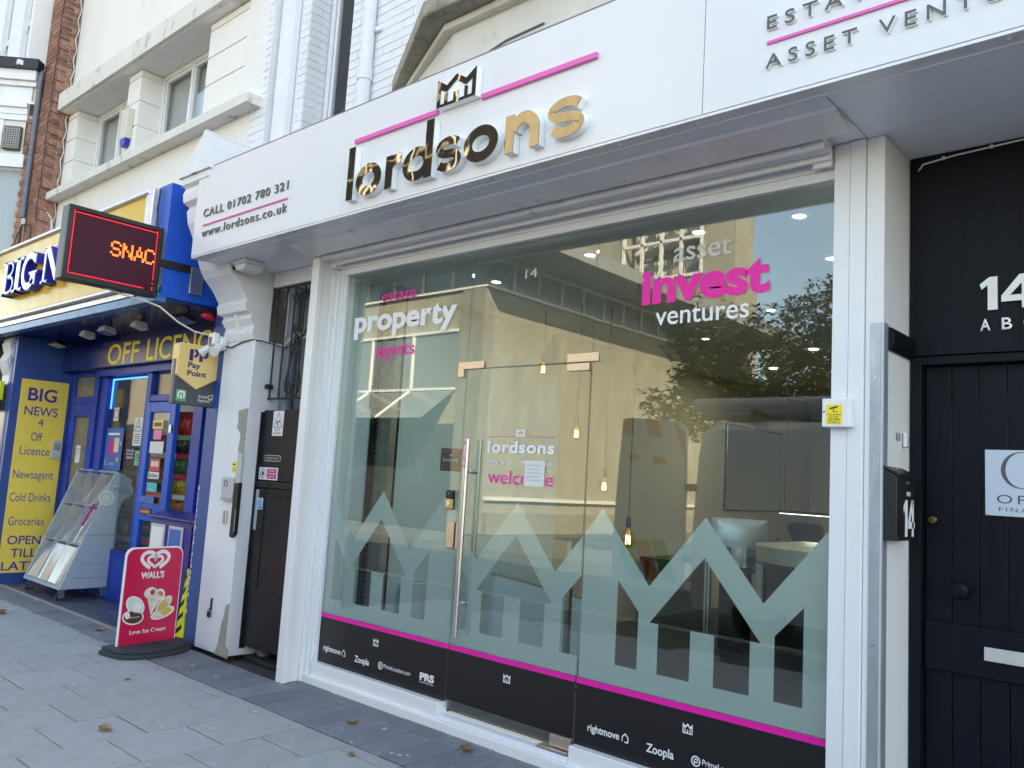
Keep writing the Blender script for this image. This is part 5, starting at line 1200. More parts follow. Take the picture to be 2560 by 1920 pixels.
# ================================================================= UPPER STOREYS
_bk2 = {}
def brickwork(parent, m, x0, x1, z0, z1, y, axis='x', course=.0715, L=.2235, d=.006, joint=.008, nm='brick', jit=.0015):
    """bricks standing proud of a wall face; axis 'x' runs along x on plane y, 'y' runs along y on plane x (given as y arg)"""
    n = int((z1-z0)/course); pl_ = WL(parent)
    for r_ in range(n):
        z = z0+r_*course; a = x0-(L/2 if r_ % 2 else 0)
        while a < x1-.02:
            b0, b1 = max(a, x0), min(a+L, x1); w = round(b1-b0-joint, 3)
            if w > .02:
                if axis == 'x': me = piece(_bk2, ('b', m, w, d), (w, d, course-joint), m, .0025); p = (b0+joint/2, y-d, z+course-joint)
                else: me = piece(_bk2, ('c', m, w, d), (d, w, course-joint), m, .0025); p = (y, b0+joint/2, z+course-joint)
                o = bpy.data.objects.new(nm, me); COL.objects.link(o); o.parent = parent
                o.location = (p[0]-pl_.x+rnd.uniform(-jit, jit)*(axis != 'x'), p[1]-pl_.y+rnd.uniform(-jit, jit)*(axis == 'x'), p[2]-pl_.z)
            a += L
def window(parent, x0, x1, z0, z1, y, splits, m='white_upvc', back='net'):
    """casement window: outer frame, casements with glass, and a net curtain behind"""
    w = B('window', m, parent, x0, x1, y+.10, y+.13, z0, z1); w.hide_render = False
    f = .055
    mb = MB(); mb.box(x0, x1, y, y+.07, z0, z0+f); mb.box(x0, x1, y, y+.07, z1-f, z1); mb.box(x0, x0+f, y, y+.07, z0+f, z1-f); mb.box(x1-f, x1, y, y+.07, z0+f, z1-f)
    xs = [x0+f]+[x0+(x1-x0)*s_ for s_ in splits]+[x1-f]
    for s_ in splits: xx = x0+(x1-x0)*s_; mb.box(xx-.03, xx+.03, y-.002, y+.07, z0+f, z1-f)
    def sub(o): o.parent = w; o.location = (0, 0, 0); return o
    sub(mb.build('frame', m, parent, bevel=.004))
    for a, b in zip(xs, xs[1:]):
        sub(B('pane', 'pane_clear', parent, a+.03, b-.03, y+.03, y+.036, z0+f, z1-f))
        mb = MB(); g = .035
        for d in ((a+.012, b-.012, z0+f+.002, z0+f+g), (a+.012, b-.012, z1-f-g, z1-f-.002), (a+.012, a+.012+g, z0+f+g, z1-f-g), (b-.012-g, b-.012, z0+f+g, z1-f-g)): mb.box(d[0], d[1], y+.012, y+.05, d[2], d[3])
        sub(mb.build('casement', m, parent, bevel=.003))
    w.data.materials[0] = M[back]; w.name = 'window'; return w
# ---- cream building over the newsagent
CR = thing('cream_building', (-9, 0, 3.0), 'cream rendered upper storey with two white windows above the newsagent', 'building')
B('wall', 'cream', CR, -11.47, -6.62, -.10, 8, 5.97, 10.2); B('wall', 'cream', CR, -11.47, -6.62, -.10, .14, 3.0, 4.77); B('wall', 'cream', CR, -11.47, -6.62, .32, 8, 3.0, 5.969)
B('sill_band', 'cream_sill', CR, -11.5, -6.615, -.25, .14, 4.772, 4.868, bevel=.006); B('lintel_band', 'cream_sill', CR, -11.48, -6.95, -.25, .20, 5.972, 6.20, bevel=.006); B('lintel_soffit', 'cream', CR, -11.46, -7.2, -.20, .20, 5.962, 5.9715)
edges = [4.87, 5.005, 5.292, 5.588, 5.88, 5.96]
for x0, x1 in ((-11.47, -11.16), (-9.645, -9.32), (-7.755, -6.63)):
    for a, b in zip(edges, edges[1:]): B('render_block', 'cream', CR, x0, x1, -.10, .30, a+.001, b-.010, bevel=.006)
    B('block_core', 'cream', CR, x0+.012, x1-.012, -.085, .29, 4.87, 5.96)
window(CR, -11.158, -9.647, 4.872, 5.958, .15, (.46,)); window(CR, -9.318, -7.757, 4.872, 5.958, .15, (.46,))
B('drip_mould', 'cream', CR, -7.0, -6.62, -.104, -.099, 4.869, 10.2)
AL = thing('alarm_box', (-9.46, -.14, 5.1), 'cream alarm box with blue strobe on the pier between the upper windows', 'alarm')
MB().prism([(-9.575, 5.14), (-9.405, 5.14), (-9.40, 5.50), (-9.58, 5.50)], 'y', -.17, -.103).build('alarm_case', 'print_cream', AL, bevel=.008); MB().prism([(-9.57, 5.136), (-9.41, 5.136), (-9.44, 5.06), (-9.50, 5.045), (-9.545, 5.065)], 'y', -.165, -.105).build('strobe', 'letter_blue', AL, bevel=.004)
# ---- painted brick building over the estate agent
WB = thing('painted_brick_building', (-3, .1, 4.0), 'white painted brick upper storey above the estate agent fascia', 'building')
B('wall', 'painted_mortar', WB, -6.615, -6.10, .0, .3, 3.95, 10.4); B('wall', 'painted_mortar', WB, -5.465, -4.60, .0, .3, 3.95, 10.4); B('wall', 'painted_mortar', WB, -6.615, -4.60, .30, 9.6, 3.95, 10.4); B('wall', 'painted_mortar', WB, -6.10, -5.465, .0, .3, 7.2, 10.4); B('wall', 'painted_mortar', WB, -4.60, 14, .25, 9.6, 3.22, 10.4)
B('lower_wall', 'painted_mortar', WB, -6.25, 14, .42, .5, 3.216, 3.95)
brickwork(WB, 'painted_brick', -6.80, -6.525, 3.97, 6.3, -.10, 'x', d=.004, joint=.005); B('pier_core', 'painted_mortar', WB, -6.80+.19, -6.53, -.10, -.001, 3.95, 10.4)
brickwork(WB, 'painted_brick', -6.22, -6.10, 4.2, 5.9, .0, 'x', L=.12, d=.004, joint=.005); brickwork(WB, 'painted_brick', .0, .20, 4.2, 5.8, -6.10, 'y', d=.004, joint=.005)
brickwork(WB, 'painted_brick', -5.463, -4.602, 4.1, 5.75, .0, 'x', d=.004, joint=.005); brickwork(WB, 'painted_brick', .0, .2, 4.5, 5.2, -4.60, 'y', d=.004, joint=.005)
window(WB, -6.088, -5.466, 4.1, 7.1, .20, (), 'white_gloss', 'blind')
mb = MB(); mb.box(-6.46, -6.25, -.075, -.005, 4.2, 10.2); mb.build('square_downpipe', 'painted_brick', WB, bevel=.006)
mb = MB(); mb.cyl((-5.16, -.055, 4.0), (-5.16, -.055, 10.0), .052, n=20); mb.cyl((-5.16, -.055, 4.62), (-5.16, -.055, 4.72), .060, n=20); mb.build('round_downpipe', 'painted_brick', WB, smooth=True); B('pipe_clip', 'painted_brick', WB, -5.10, -5.05, -.04, -.013, 5.02, 5.06, bevel=.004)
# canted bay with stone ledge
def bay(nm, m, o, z0, z1, bev=0.):
    q = [(-4.72-o, .0), (-3.80-o*.5, -.42-o), (.4, -.42-o), (.4, .249), (-4.58, .249)]; return MB().prism([(x, min(y, .249)) for x, y in q], 'z', z0, z1).build(nm, m, WB, bev)
bay('bay_wall', 'render_white', -.03, 3.96, 4.449); bay('bay_moulding', 'render_white', .03, 4.40, 4.4495, .01); bay('stone_ledge', 'stone', .16, 4.45, 4.57, .015); bay('ledge_top', 'stone', .10, 4.571, 4.62, .01); bay('bay_upper_wall', 'white_gloss', -.06, 4.621, 10.0)
mb = MB(); mb.tube([(-3.95, -.385, 4.10), (-3.8, -.405, 4.12), (-3.5, -.398, 4.15), (-3.3, -.398, 4.19), (-3.0, -.398, 4.20)], .006, 5); mb.build('wall_crack', 'pipe_grey', WB)
# ---- red brick building beyond
RB = thing('red_brick_building', (-12.5, 0, 3.5), 'red brick building with white bay windows beyond the cream facade', 'building')
B('pier_core', 'mortar', RB, -12.02, -11.50, -.29, 1.0, 3.0, 10.2); B('wall', 'mortar', RB, -30, -12.0, .1, 8, 3.0, 10.2); B('wall', 'mortar', RB, -11.9, -11.471, .1, 8, 3.0, 10.2)
brickwork(RB, 'red_brick', -12.02, -11.50, 4.05, 7.75, -.29, 'x'); brickwork(RB, 'red_brick', -.30, -.10, 4.3, 7.75, -11.50, 'y')
# canted face of the first floor bay: parameter t metres from the pier
def bp_(t, o=0.): k = .70711; return (-12.02-t*k+o*k, -.32-t*k-o*k)
def bbox(nm, m, t0, t1, z0, z1, o0, o1, bev=.004):
    a, b, c, d = bp_(t0, o0), bp_(t1, o0), bp_(t1, o1), bp_(t0, o1); return MB().hexa([(*b, z0), (*a, z0), (*d, z0), (*c, z0)], [(*b, z1), (*a, z1), (*d, z1), (*c, z1)]).build(nm, m, RB, bev)
bbox('gutter', 'black_plastic', -.02, 1.3, 6.60, 6.74, .0, .16); bbox('cornice', 'white_paint', .02, 1.3, 6.46, 6.60, .0, .11); bbox('cornice', 'white_paint', .02, 1.3, 6.39, 6.459, .0, .07); bbox('bay_fascia', 'white_paint', .02, 1.3, 6.16, 6.389, .0, .03); bbox('cornice', 'white_paint', .10, 1.3, 6.09, 6.159, .0, .08); bbox('cornice', 'white_paint', .10, 1.3, 6.0, 6.089, .0, .05)
bbox('window_head', 'white_paint', .10, 1.3, 5.92, 5.999, .0, .04); bbox('fan_panel', 'cream_sill', .12, 1.3, 5.45, 5.919, .0, .01); bbox('transom', 'white_paint', .07, 1.3, 5.27, 5.449, .0, .05); bbox('window_glass', 'pane_clear', .08, 1.3, 4.0, 5.269, .0, .012); bbox('net_curtain', 'net', .08, 1.3, 4.0, 5.269, -.12, -.10, 0); bbox('bay_mullion', 'white_paint', .40, .46, 5.45, 5.919, .0, .03)
# brick reveal strip on the canted face next to the pier
for i in range(26):
    z = 4.1+i*.0715; o = bbox('brick', 'red_brick', -.005, .07+.02*(i % 2), z, z+.0625, .0, .035, .002)
    o.data.materials[0] = M['red_brick']
bbox('reveal_core', 'mortar', .0, .085, 4.05, 6.0, -.02, .02, 0)
mb = MB(); mb.tube([(-11.99, -.335, 6.62), (-11.96, -.35, 6.45), (-12.0, -.335, 6.30), (-12.0, -.335, 4.6)], .035, 10); mb.build('downpipe', 'pipe_grey', RB, smooth=True)
FN = thing('extractor_fan', (-12.15, -.5, 5.65), 'dark square extractor fan grille in the bay window of the brick building', 'fan')
def fbox(nm, m, t0, t1, z0, z1, o0, o1, bev=.0):
    a, b, c, d = bp_(t0, o0), bp_(t1, o0), bp_(t1, o1), bp_(t0, o1); return MB().hexa([(*b, z0), (*a, z0), (*d, z0), (*c, z0)], [(*b, z1), (*a, z1), (*d, z1), (*c, z1)]).build(nm, m, FN, bev)
mat('fan_grey', (.10, .095, .085), .5)
fbox('fan_case', 'fan_grey', .135, .37, 5.50, 5.83, .012, .07, .02)
for i in range(9): fbox('louvre', 'grey_box', .15, .355, 5.525+i*.032, 5.531+i*.032, .071, .078)
for i in range(7): fbox('grille_rib', 'grey_box', .155+i*.031, .160+i*.031, 5.52, 5.81, .0705, .076)
# upper floor windows (flat front), sill projecting
B('upper_sill', 'white_paint', RB, -14, -12.03, -.62, .0, 6.63, 6.70, bevel=.006); B('upper_wall', 'mortar', RB, -14, -12.03, -.40, .09, 6.2, 6.629)
for x0, x1 in ((-14, -13.32), (-12.95, -12.42), (-12.10, -12.03)): B('pilaster_strip', 'white_paint', RB, x0, x1, -.52, .0, 6.70, 10.0, bevel=.008)
for x0, x1 in ((-13.32, -12.95), (-12.42, -12.10)):
    B('sash_frame', 'white_paint', RB, x0, x0+.05, -.46, -.40, 6.70, 10.0); B('sash_frame', 'white_paint', RB, x1-.05, x1, -.46, -.40, 6.70, 10.0); B('sash_rail', 'white_paint', RB, x0+.05, x1-.05, -.47, -.41, 7.32, 7.40); B('sash_rail', 'white_paint', RB, x0+.05, x1-.05, -.46, -.40, 6.70, 6.80); B('sash_glass', 'pane_clear', RB, x0+.05, x1-.05, -.44, -.43, 6.80, 10.0); B('net_curtain', 'net', RB, x0, x1, -.36, -.35, 6.70, 10.0)
    for xx in (x0+.02, x1-.06): B('sash_horn', 'white_paint', RB, xx, xx+.04, -.475, -.461, 7.24, 7.32, bevel=.006)
n_ = thing('light_string', (-11.5, -.32, 4.6), 'loose black wires strung down the corner of the brick pier', 'cable')
mb = MB(); mb.tube([(-11.498+rnd.uniform(-.01, .01), -.325+rnd.uniform(-.012, .0), 7.7-i*.115) for i in range(29)], .007, 5); mb.build('wire', 'cable_black', n_)
mb = MB(); mb.tube([(-11.475+rnd.uniform(-.008, .008), -.11-.03*(i % 2), 7.7-i*.14) for i in range(25)], .007, 5); mb.build('wire', 'cable_white', n_)
for i in range(22): z = 7.55-i*.145; MB().tube([(-11.51, -.325, z), (-11.483, -.318, z-.012), (-11.483, -.20, z-.02)], .004, 5).build('clip_wire', 'cable_black', n_)
n_ = thing('grey_cable', (-11.47, -.27, 4.4), 'pale grey cable dropping from the cream sill to the yellow fascia', 'cable')
MB().tube([(-11.51, -.26, 4.86), (-11.515, -.27, 4.7), (-11.49, -.15, 4.55), (-11.48, -.13, 4.2), (-11.47, -.2, 3.95)], .012, 8).build('wire', 'cable_white', n_)
MB().tube([(-11.95, -.33, 4.50), (-11.80, -.345, 4.47), (-11.60, -.34, 4.43), (-11.59, -.335, 4.0)], .008, 6).build('wire', 'cable_black', n_); MB().tube([(-11.97, -.33, 4.50), (-12.0, -.37, 4.35), (-12.04, -.38, 4.22), (-11.98, -.36, 4.18), (-11.95, -.35, 4.3), (-11.98, -.35, 4.45)], .006, 6).build('wire', 'cable_black', n_); B('junction_box', 'white_plastic', n_, -12.0, -11.94, -.345, -.315, 4.50, 4.58)
# ---- terrace carrying on to the right of the dark door, and its returns
TR = thing('terrace_wall', (6, .4, 0), 'plain white terrace wall carrying on past the dark plank door', 'building')
B('wall', 'painted_mortar', TR, .36, 14, .25, 9.5, 0, 3.2)
# ================================================================= INSIDE THE ESTATE AGENT
OF = thing('office_room', (-3, 4, 0), 'long office room with cream walls behind the estate agent glass', 'room')
B('left_wall', 'office_bluish', OF, -5.52, -5.45, .03, 3.0, 0, 3.2); B('left_wall', 'office_wall', OF, -5.52, -5.45, 3.0, 9.7, 0, 3.2); B('back_wall', 'office_wall', OF, -5.45, -1.0, 9.6, 9.7, 0, 3.2); B('right_wall', 'office_wall', OF, -1.2, -1.12, .42, 9.6, 0, 3.2)  # one left wall: its stretch near the glass has daylight put into the colour
B('floor', 'office_floor', OF, -5.5, -1.21, .06, 9.7, -.03, .03); B('ceiling', 'office_ceiling', OF, -5.52, -1.21, .05, 9.7, 3.10, 3.2)
B('navy_screen', 'navy_paint', OF, -1.235, -1.201, 5.6, 6.4, 0, 2.4)
# lit downlights
def lamp(name, loc, power, col, size, rot=(0, 0, 0)):
    l_ = bpy.data.lights.new(name, 'AREA'); l_.shape = 'DISK'; l_.size = size; l_.energy = power; l_.color = col
    o = bpy.data.objects.new(name, l_); COL.objects.link(o); o.location = loc; o.rotation_euler = rot; return o
for i, (x, y, lb) in enumerate(((-1.83, .49, 'lit ceiling downlight closest to the white pier'), (-2.44, .47, 'lit ceiling downlight above the grey word asset'), (-1.99, 1.38, 'lit ceiling downlight half hidden by the white pier'), (-2.98, 2.65, 'lit ceiling downlight seen beside the word ventures'), (-4.11, 3.61, 'lit ceiling downlight before the reflected tree crown'), (-3.3, .55, 'lit ceiling downlight over the glass door'), (-4.4, .8, 'lit ceiling downlight over the left pane'))):
    t = thing('downlight', (x, y, 3.08), lb, 'light', 'ceiling downlights in the office')
    mb = MB(); ring(mb, (x, y), .036, .055, 'z', 3.088, 3.099, 20); mb.build('bezel', 'white_plastic', t); mb = MB(); mb.cyl((x, y, 3.094), (x, y, 3.099), .0355, n=20); mb.build('lamp_face', 'lamp_glow', t)
    lp = lamp('downlight_lamp', (x, y, 3.08), 1.2 if y < 1 else .25, (.90, .97, 1.0), .07); lp.parent = t; lp.location = (0, 0, 0)
for i, (x, y, lb) in enumerate(((-3.4, 4.6, 'ceiling downlight deep in the office above the first desk'), (-2.6, 6.4, 'ceiling downlight over the curved counter'), (-4.34, 5.7, 'ceiling downlight near the wall mirror'))):
    zc = 3.099
    t = thing('downlight', (x, y, zc-.02), lb, 'light', 'ceiling downlights in the office'); mb = MB(); mb.cyl((x, y, zc-.006), (x, y, zc), .045, n=20); mb.build('lamp_face', 'lamp_glow', t); lp = lamp('downlight_lamp', (0, 0, -.01), 1.7, (1, .92, .78), .08); lp.parent = t
# hanging filament bulbs
def pendant(x, y, z, lab, zc=3.1):
    t = thing('pendant_bulb', (x, y, z), lab, 'pendant light', 'filament bulbs on black cords')
    MB().cyl((x, y, z+.16), (x, y, zc), .004, n=6).build('cord', 'cable_black', t); mb = MB(); mb.cyl((x, y, z+.085), (x, y, z+.16), .020, .016, n=14); mb.build('lamp_holder', 'black_plastic', t, smooth=True)
    mb = MB().lathe([(.018, .085), (.024, .07), (.045, .04), (.054, .0), (.045, -.035), (.025, -.052), (.004, -.057)], (x, y, z), 20); mb.build('bulb', 'bulb_glass', t, smooth=True)
    mb = MB()
    for k in range(4): a = R(90*k); mb.cyl((x+.012*math.cos(a), y+.012*math.sin(a), z+.03), (x+.016*math.cos(a), y+.016*math.sin(a), z-.03), .0035, n=6)
    mb.build('filament', 'bulb_glow', t)
pendant(-3.30, 1.15, 1.19, 'lowest filament bulb hanging by the right pane'); pendant(-4.13, 2.0, 1.55, 'amber filament bulb level with the letter lines on the door'); pendant(-4.30, 1.8, 1.98, 'small lit filament bulb inside above the welcome word'); pendant(-4.75, 1.85, 2.56, 'highest filament bulb just under the door head')
# black ladder radiator and blue-grey bin on the pale wall
RD = thing('black_radiator', (-5.4, .64, .4), 'tall black slatted radiator on the pale wall behind the left pane', 'radiator')
B('side_rail', 'satin_black', RD, -5.449, -5.40, .50, .53, .43, 3.05, bevel=.005); B('side_rail', 'satin_black', RD, -5.449, -5.40, .745, .775, .43, 3.05, bevel=.005); B('back_sheet', 'vinyl_black', RD, -5.4495, -5.435, .531, .744, .43, 3.05)
for i in range(62): B('slat', 'satin_black', RD, -5.434, -5.405, .531, .744, .45+i*.0415, .475+i*.0415)
n_ = thing('waste_bin', (-5.35, 1.0, .03), 'pale blue cylinder bin standing inside the left pane', 'bin')
mb = MB().lathe([(.085, 0), (.095, .02), (.10, .62), (.09, .63), (.085, .05), (.01, .05)], (-5.33, 1.0, .03), 24); mb.build('bin_body', 'office_bluish', n_, smooth=True)
n_ = thing('grey_desk_screen', (-5.4, 1.6, 0), 'steel edged grey panel leaning behind the glass door', 'panel')
MB().hexa([(-4.9, 1.5, .03), (-4.86, 1.5, .03), (-4.4, 2.4, .03), (-4.44, 2.4, .03)], [(-4.9, 1.5, .75), (-4.86, 1.5, .75), (-4.4, 2.4, .50), (-4.44, 2.4, .50)]).build('panel_sheet', 'office_bluish', n_); MB().tube([(-4.88, 1.49, .76), (-4.42, 2.41, .50)], .018).build('steel_edge', 'steel', n_)
n_ = thing('steel_post', (-3.9, 1.3, 0), 'slim steel partition post inside behind the door', 'post'); B('post_shaft', 'steel', n_, -3.93, -3.89, 1.28, 1.32, .03, 1.12); B('post_foot', 'black_plastic', n_, -3.98, -3.84, 1.24, 1.36, .03, .045); MB().cyl((-3.87, 1.27, .93), (-3.87, 1.33, .93), .025, n=14).build('post_clip', 'black_plastic', n_)
n_ = thing('glass_partition', (-2.9, 1.6, 0), 'slim double steel upright of a low partition behind the right pane', 'post'); B('upright', 'steel', n_, -2.93, -2.915, 1.58, 1.61, .03, 1.2); B('upright', 'steel', n_, -2.905, -2.89, 1.58, 1.61, .03, 1.2)
# wall mirror
MR = thing('wall_mirror', (-5.45, 7.56, 1.3), 'large rectangular mirror hanging on the cream office wall', 'mirror')
B('mirror_edge', 'gloss_black', MR, -5.449, -5.43, 6.66, 8.47, 1.32, 2.52); B('mirror_glass', 'mirror', MR, -5.4295, -5.425, 6.68, 8.45, 1.34, 2.50, bevel=.004)
# desks, counter and what stands on them
DK = thing('black_desk', (-4.6, 5.4, 0), 'black desk carrying a computer behind the right pane', 'desk')
B('desk_top', 'black_plastic', DK, -5.42, -3.9, 4.6, 6.2, .73, .76, bevel=.005)
for x, y in ((-5.38, 4.65), (-3.95, 4.65), (-5.38, 6.15), (-3.95, 6.15)): B('leg', 'gloss_black', DK, x, x+.04, y, y+.04, .03, .73)
B('modesty_panel', 'black_plastic', DK, -3.96, -3.94, 4.7, 6.1, .25, .729)
def imac(x, y, z, rz, lab):
    t = thing('desktop_computer', (x, y, z), lab, 'computer', 'silver backed desktop computers', rz)
    mb = MB().prism([(-.30, .14), (.30, .14), (.305, .52), (-.305, .52)], 'y', -.012, .004); mb.build('screen', 'gloss_black', t, .004, world=False)
    mb = MB().add([(-.305, -.013, .52), (.305, -.013, .52), (.30, -.013, .12), (-.30, -.013, .12), (-.16, -.05, .40), (.16, -.05, .40), (.16, -.05, .2), (-.16, -.05, .2)], [(0, 1, 5, 4), (1, 2, 6, 5), (2, 3, 7, 6), (3, 0, 4, 7), (4, 5, 6, 7)]); mb.build('silver_back', 'monitor_alu', t, world=False, smooth=True, angle=20)
    MB().hexa([(-.09, -.10, 0), (.09, -.10, 0), (.09, .08, 0), (-.09, .08, 0)], [(-.09, -.10, .008), (.09, -.10, .008), (.09, .08, .008), (-.09, .08, .008)]).build('foot', 'monitor_alu', t, world=False); MB().hexa([(-.08, -.055, .008), (.08, -.055, .008), (.08, -.045, .008), (-.08, -.045, .008)], [(-.08, -.05, .22), (.08, -.05, .22), (.08, -.04, .22), (-.08, -.04, .22)]).build('stand', 'monitor_alu', t, world=False)
imac(-4.35, 4.95, .76, R(28), 'silver backed computer on the black desk behind the crown peak')
CN = thing('reception_counter', (-2.6, 4.6, 0), 'curved black reception counter with brushed steel top band', 'counter')
pts = [(-3.55, 5.6)]+[(-2.75+.85*math.cos(R(a)), 4.7+.80*math.sin(R(a))) for a in range(185, 300, 8)]+[(-1.5, 3.95), (-1.3, 4.3), (-1.3, 5.6)]
MB().prism(pts, 'z', .03, .80).build('counter_front', 'gloss_black', CN, smooth=True, angle=25)
def grow(p, k): cx, cy = -2.3, 4.9; return [(cx+(x-cx)*k, cy+(y-cy)*k) for x, y in p]
MB().prism(grow(pts, 1.02), 'z', .802, .93).build('steel_band', 'brushed', CN, smooth=True, angle=25); MB().prism(grow(pts, 1.03), 'z', .932, .95).build('counter_top', 'brushed', CN)
imac(-2.75, 5.15, .95, R(35), 'silver backed computer further back on the steel topped counter'); imac(-2.16, 4.72, .95, R(25), 'silver backed computer at the pier end of the steel topped counter')
n_ = thing('card_terminal', (-2.95, 4.75, .95), 'white wedge card holder on the steel topped counter', 'card holder'); MB().prism([(-3.0, .951), (-2.97, .951), (-2.92, 1.05), (-2.95, 1.05)], 'y', 4.66, 4.80).build('holder_face', 'white_plastic', n_); MB().prism([(-2.94, 1.045), (-2.92, 1.05), (-2.86, .951), (-2.89, .951)], 'y', 4.68, 4.78).build('holder_leg', 'black_plastic', n_)
n_ = thing('desk_lamp', (-2.62, 4.95, .95), 'black bent-neck desk lamp on the steel topped counter', 'lamp'); mb = MB().lathe([(.06, 0), (.06, .012), (.01, .02)], (-2.68, 4.75, .951), 18); mb.build('lamp_base', 'black_plastic', n_); MB().tube([(-2.68, 4.75, .96), (-2.72, 4.74, 1.05), (-2.70, 4.73, 1.14), (-2.63, 4.72, 1.18)], .008).build('lamp_neck', 'black_plastic', n_); MB().cyl((-2.64, 4.72, 1.20), (-2.58, 4.72, 1.13), .02, .045, n=14).build('lamp_shade', 'black_plastic', n_)
n_ = thing('counter_papers', (-2.7, 4.3, .95), 'loose white papers along the steel topped counter', 'papers')
for i in range(6): MB().hexa(*[[(x, y, z) for x, y in ((-3.2+i*.21, 4.55-.08*i+(.2 if i > 3 else 0)), (-3.02+i*.21, 4.50-.08*i+(.2 if i > 3 else 0)), (-2.98+i*.21, 4.62-.08*i+(.2 if i > 3 else 0)), (-3.16+i*.21, 4.68-.08*i+(.2 if i > 3 else 0)))] for z in (.951+.0006*i, .953+.0006*i)]).build('sheet', 'paper', n_)
n_ = thing('counter_poster', (-3.45, 4.2, .2), 'white and blue check-in poster hanging on the black counter', 'poster')
P0, P1 = Vector((-3.72, 4.05)), Vector((-3.54, 3.82)); 
def pq(u): p = P0.lerp(P1, u); return p
def pquad(nm, m, u0, u1, z0, z1, o): a, b = pq(u0), pq(u1); n2 = Vector((-.72, -.69))*o; MB().quad((a.x+n2.x, a.y+n2.y, z0), (b.x+n2.x, b.y+n2.y, z0), (b.x+n2.x, b.y+n2.y, z1), (a.x+n2.x, a.y+n2.y, z1)).build(nm, m, n_)
pquad('sheet', 'paper', 0, 1, .54, .98, .0); pquad('blue_header', 'print_sky', .05, .95, .89, .975, .002); pquad('footer_mark', 'print_blue', .08, .4, .56, .59, .002); pquad('text_block', 'grey_letter', .15, .85, .84, .86, .002)
n_ = thing('sanitiser_bottle', (-3.62, 3.9, .62), 'white pump bottle of hand sanitiser beside the counter', 'bottle')
MB().lathe([(.038, 0), (.04, .01), (.04, .14), (.03, .165), (.014, .175), (.014, .20)], (-3.88, 4.0, .84), 18).build('bottle_body', 'white_plastic', n_, smooth=True); mb = MB(); mb.cyl((-3.88, 4.0, 1.04), (-3.88, 4.0, 1.09), .006, n=8); mb.tube([(-3.88, 4.0, 1.09), (-3.94, 3.98, 1.095), (-3.95, 3.975, 1.08)], .008); mb.build('pump_top', 'white_plastic', n_); B('shelf_stand', 'gloss_black', n_, -4.03, -3.78, 3.9, 4.1, .03, .839); B('bottle_label', 'grey_letter', n_, -3.90, -3.86, 3.958, 3.9595, .88, .96)
n_ = thing('office_chair', (-4.3, 6.9, 0), 'black office chair with rounded backrest behind the desks', 'chair')
MB().prism(arc(-4.52, 1.16, .075, 180, 90, 6)+arc(-4.20, 1.16, .075, 90, 0, 6)+arc(-4.20, 1.03, .06, 0, -90, 6)+arc(-4.46, 1.05, .09, -90, -180, 6), 'y', 6.78, 6.84).build('backrest', 'black_plastic', n_, bevel=.02); mb = MB(); mb.tube([(-4.42, 6.82, 1.0), (-4.42, 6.85, .85), (-4.40, 6.75, .55)], .012); mb.tube([(-4.30, 6.82, 1.0), (-4.30, 6.85, .85), (-4.32, 6.75, .55)], .012); mb.build('back_bracket', 'black_plastic', n_); B('seat', 'black_plastic', n_, -4.62, -4.12, 6.35, 6.80, .50, .56, bevel=.025); MB().cyl((-4.37, 6.57, .10), (-4.37, 6.57, .50), .025, n=12).build('gas_lift', 'black_plastic', n_)
mb = MB()
for k in range(5): a = R(72*k); mb.cyl((-4.37, 6.57, .12), (-4.37+.28*math.cos(a), 6.57+.28*math.sin(a), .06), .02, .014, n=8)
mb.build('star_base', 'black_plastic', n_)
n_ = thing('desk_tray_stack', (-4.8, 6.0, .76), 'black stacked desk trays with wire rack on the black desk', 'desk trays')
for i in range(3): B('tray', 'black_plastic', n_, -4.62, -4.05, 5.62, 5.95, .765+i*.07, .82+i*.07, bevel=.006); B('tray_handle', 'steel', n_, -4.45, -4.35, 5.612, 5.619, .785+i*.07, .80+i*.07)
for x in (-4.55, -4.25): MB().tube([(x-.05, 5.8, .97)]+[(x-.05*math.cos(R(a)), 5.8, 1.02+.04*math.sin(R(a))) for a in range(0, 181, 30)]+[(x+.05, 5.8, .97)], .006).build('rack_loop', 'black_plastic', n_)
# linear pendants
def linear(x0, x1, y, z, lab):
    t = thing('linear_pendant', ((x0+x1)/2, y, z), lab, 'pendant light', 'slim black linear lights'); B('light_bar', 'black_plastic', t, x0, x1, y-.05, y+.05, z, z+.035); B('light_strip', 'tube_glow', t, x0+.01, x1-.01, y-.03, y+.03, z-.008, z-.0005)
    for x in (x0+.06, x1-.06): MB().cyl((x, y, z+.035), (x, y, 3.1), .003, n=5).build('wire', 'cable_black', t)
    lp = lamp('linear_lamp', ((x0+x1)/2, y, z-.02), .8, (1, .96, .9), .5); lp.parent = t; lp.location = (0, 0, -.03)
linear(-4.35, -3.2, 6.0, 1.36, 'slim black linear light over the reception counter')
linear(-2.9, -1.7, 7.4, 1.88, 'slim black linear light further back in the office')
n_ = thing('pot_plant', (-1.9, 7.2, .95), 'bushy dark pot plant seen in the wall mirror', 'plant')
B('plant_shelf', 'shelf_white', n_, -2.3, -1.21, 7.0, 7.5, 1.26, 1.30); mb = MB()
for i in range(130):
    a = rnd.uniform(0, 6.28); e = rnd.uniform(.1, 1.4); r_ = rnd.uniform(.08, .22); c = Vector((-1.9+r_*math.cos(a)*math.cos(e), 7.22+r_*math.sin(a)*math.cos(e), 1.36+r_*math.sin(e))); d = Vector((math.cos(a), math.sin(a), rnd.uniform(-.5, .6)))*.05; s_ = d.orthogonal().normalized()*.012; mb.add([c-s_, c+d*.5-s_*1.2, c+d, c+d*.5+s_*1.2], [(0, 1, 2, 3)])
mb.build('foliage', 'plant', n_); MB().lathe([(.06, 0), (.09, .12), (.08, .12), (.05, .02)], (-1.9, 7.22, 1.301), 16).build('pot', 'shelf_white', n_)
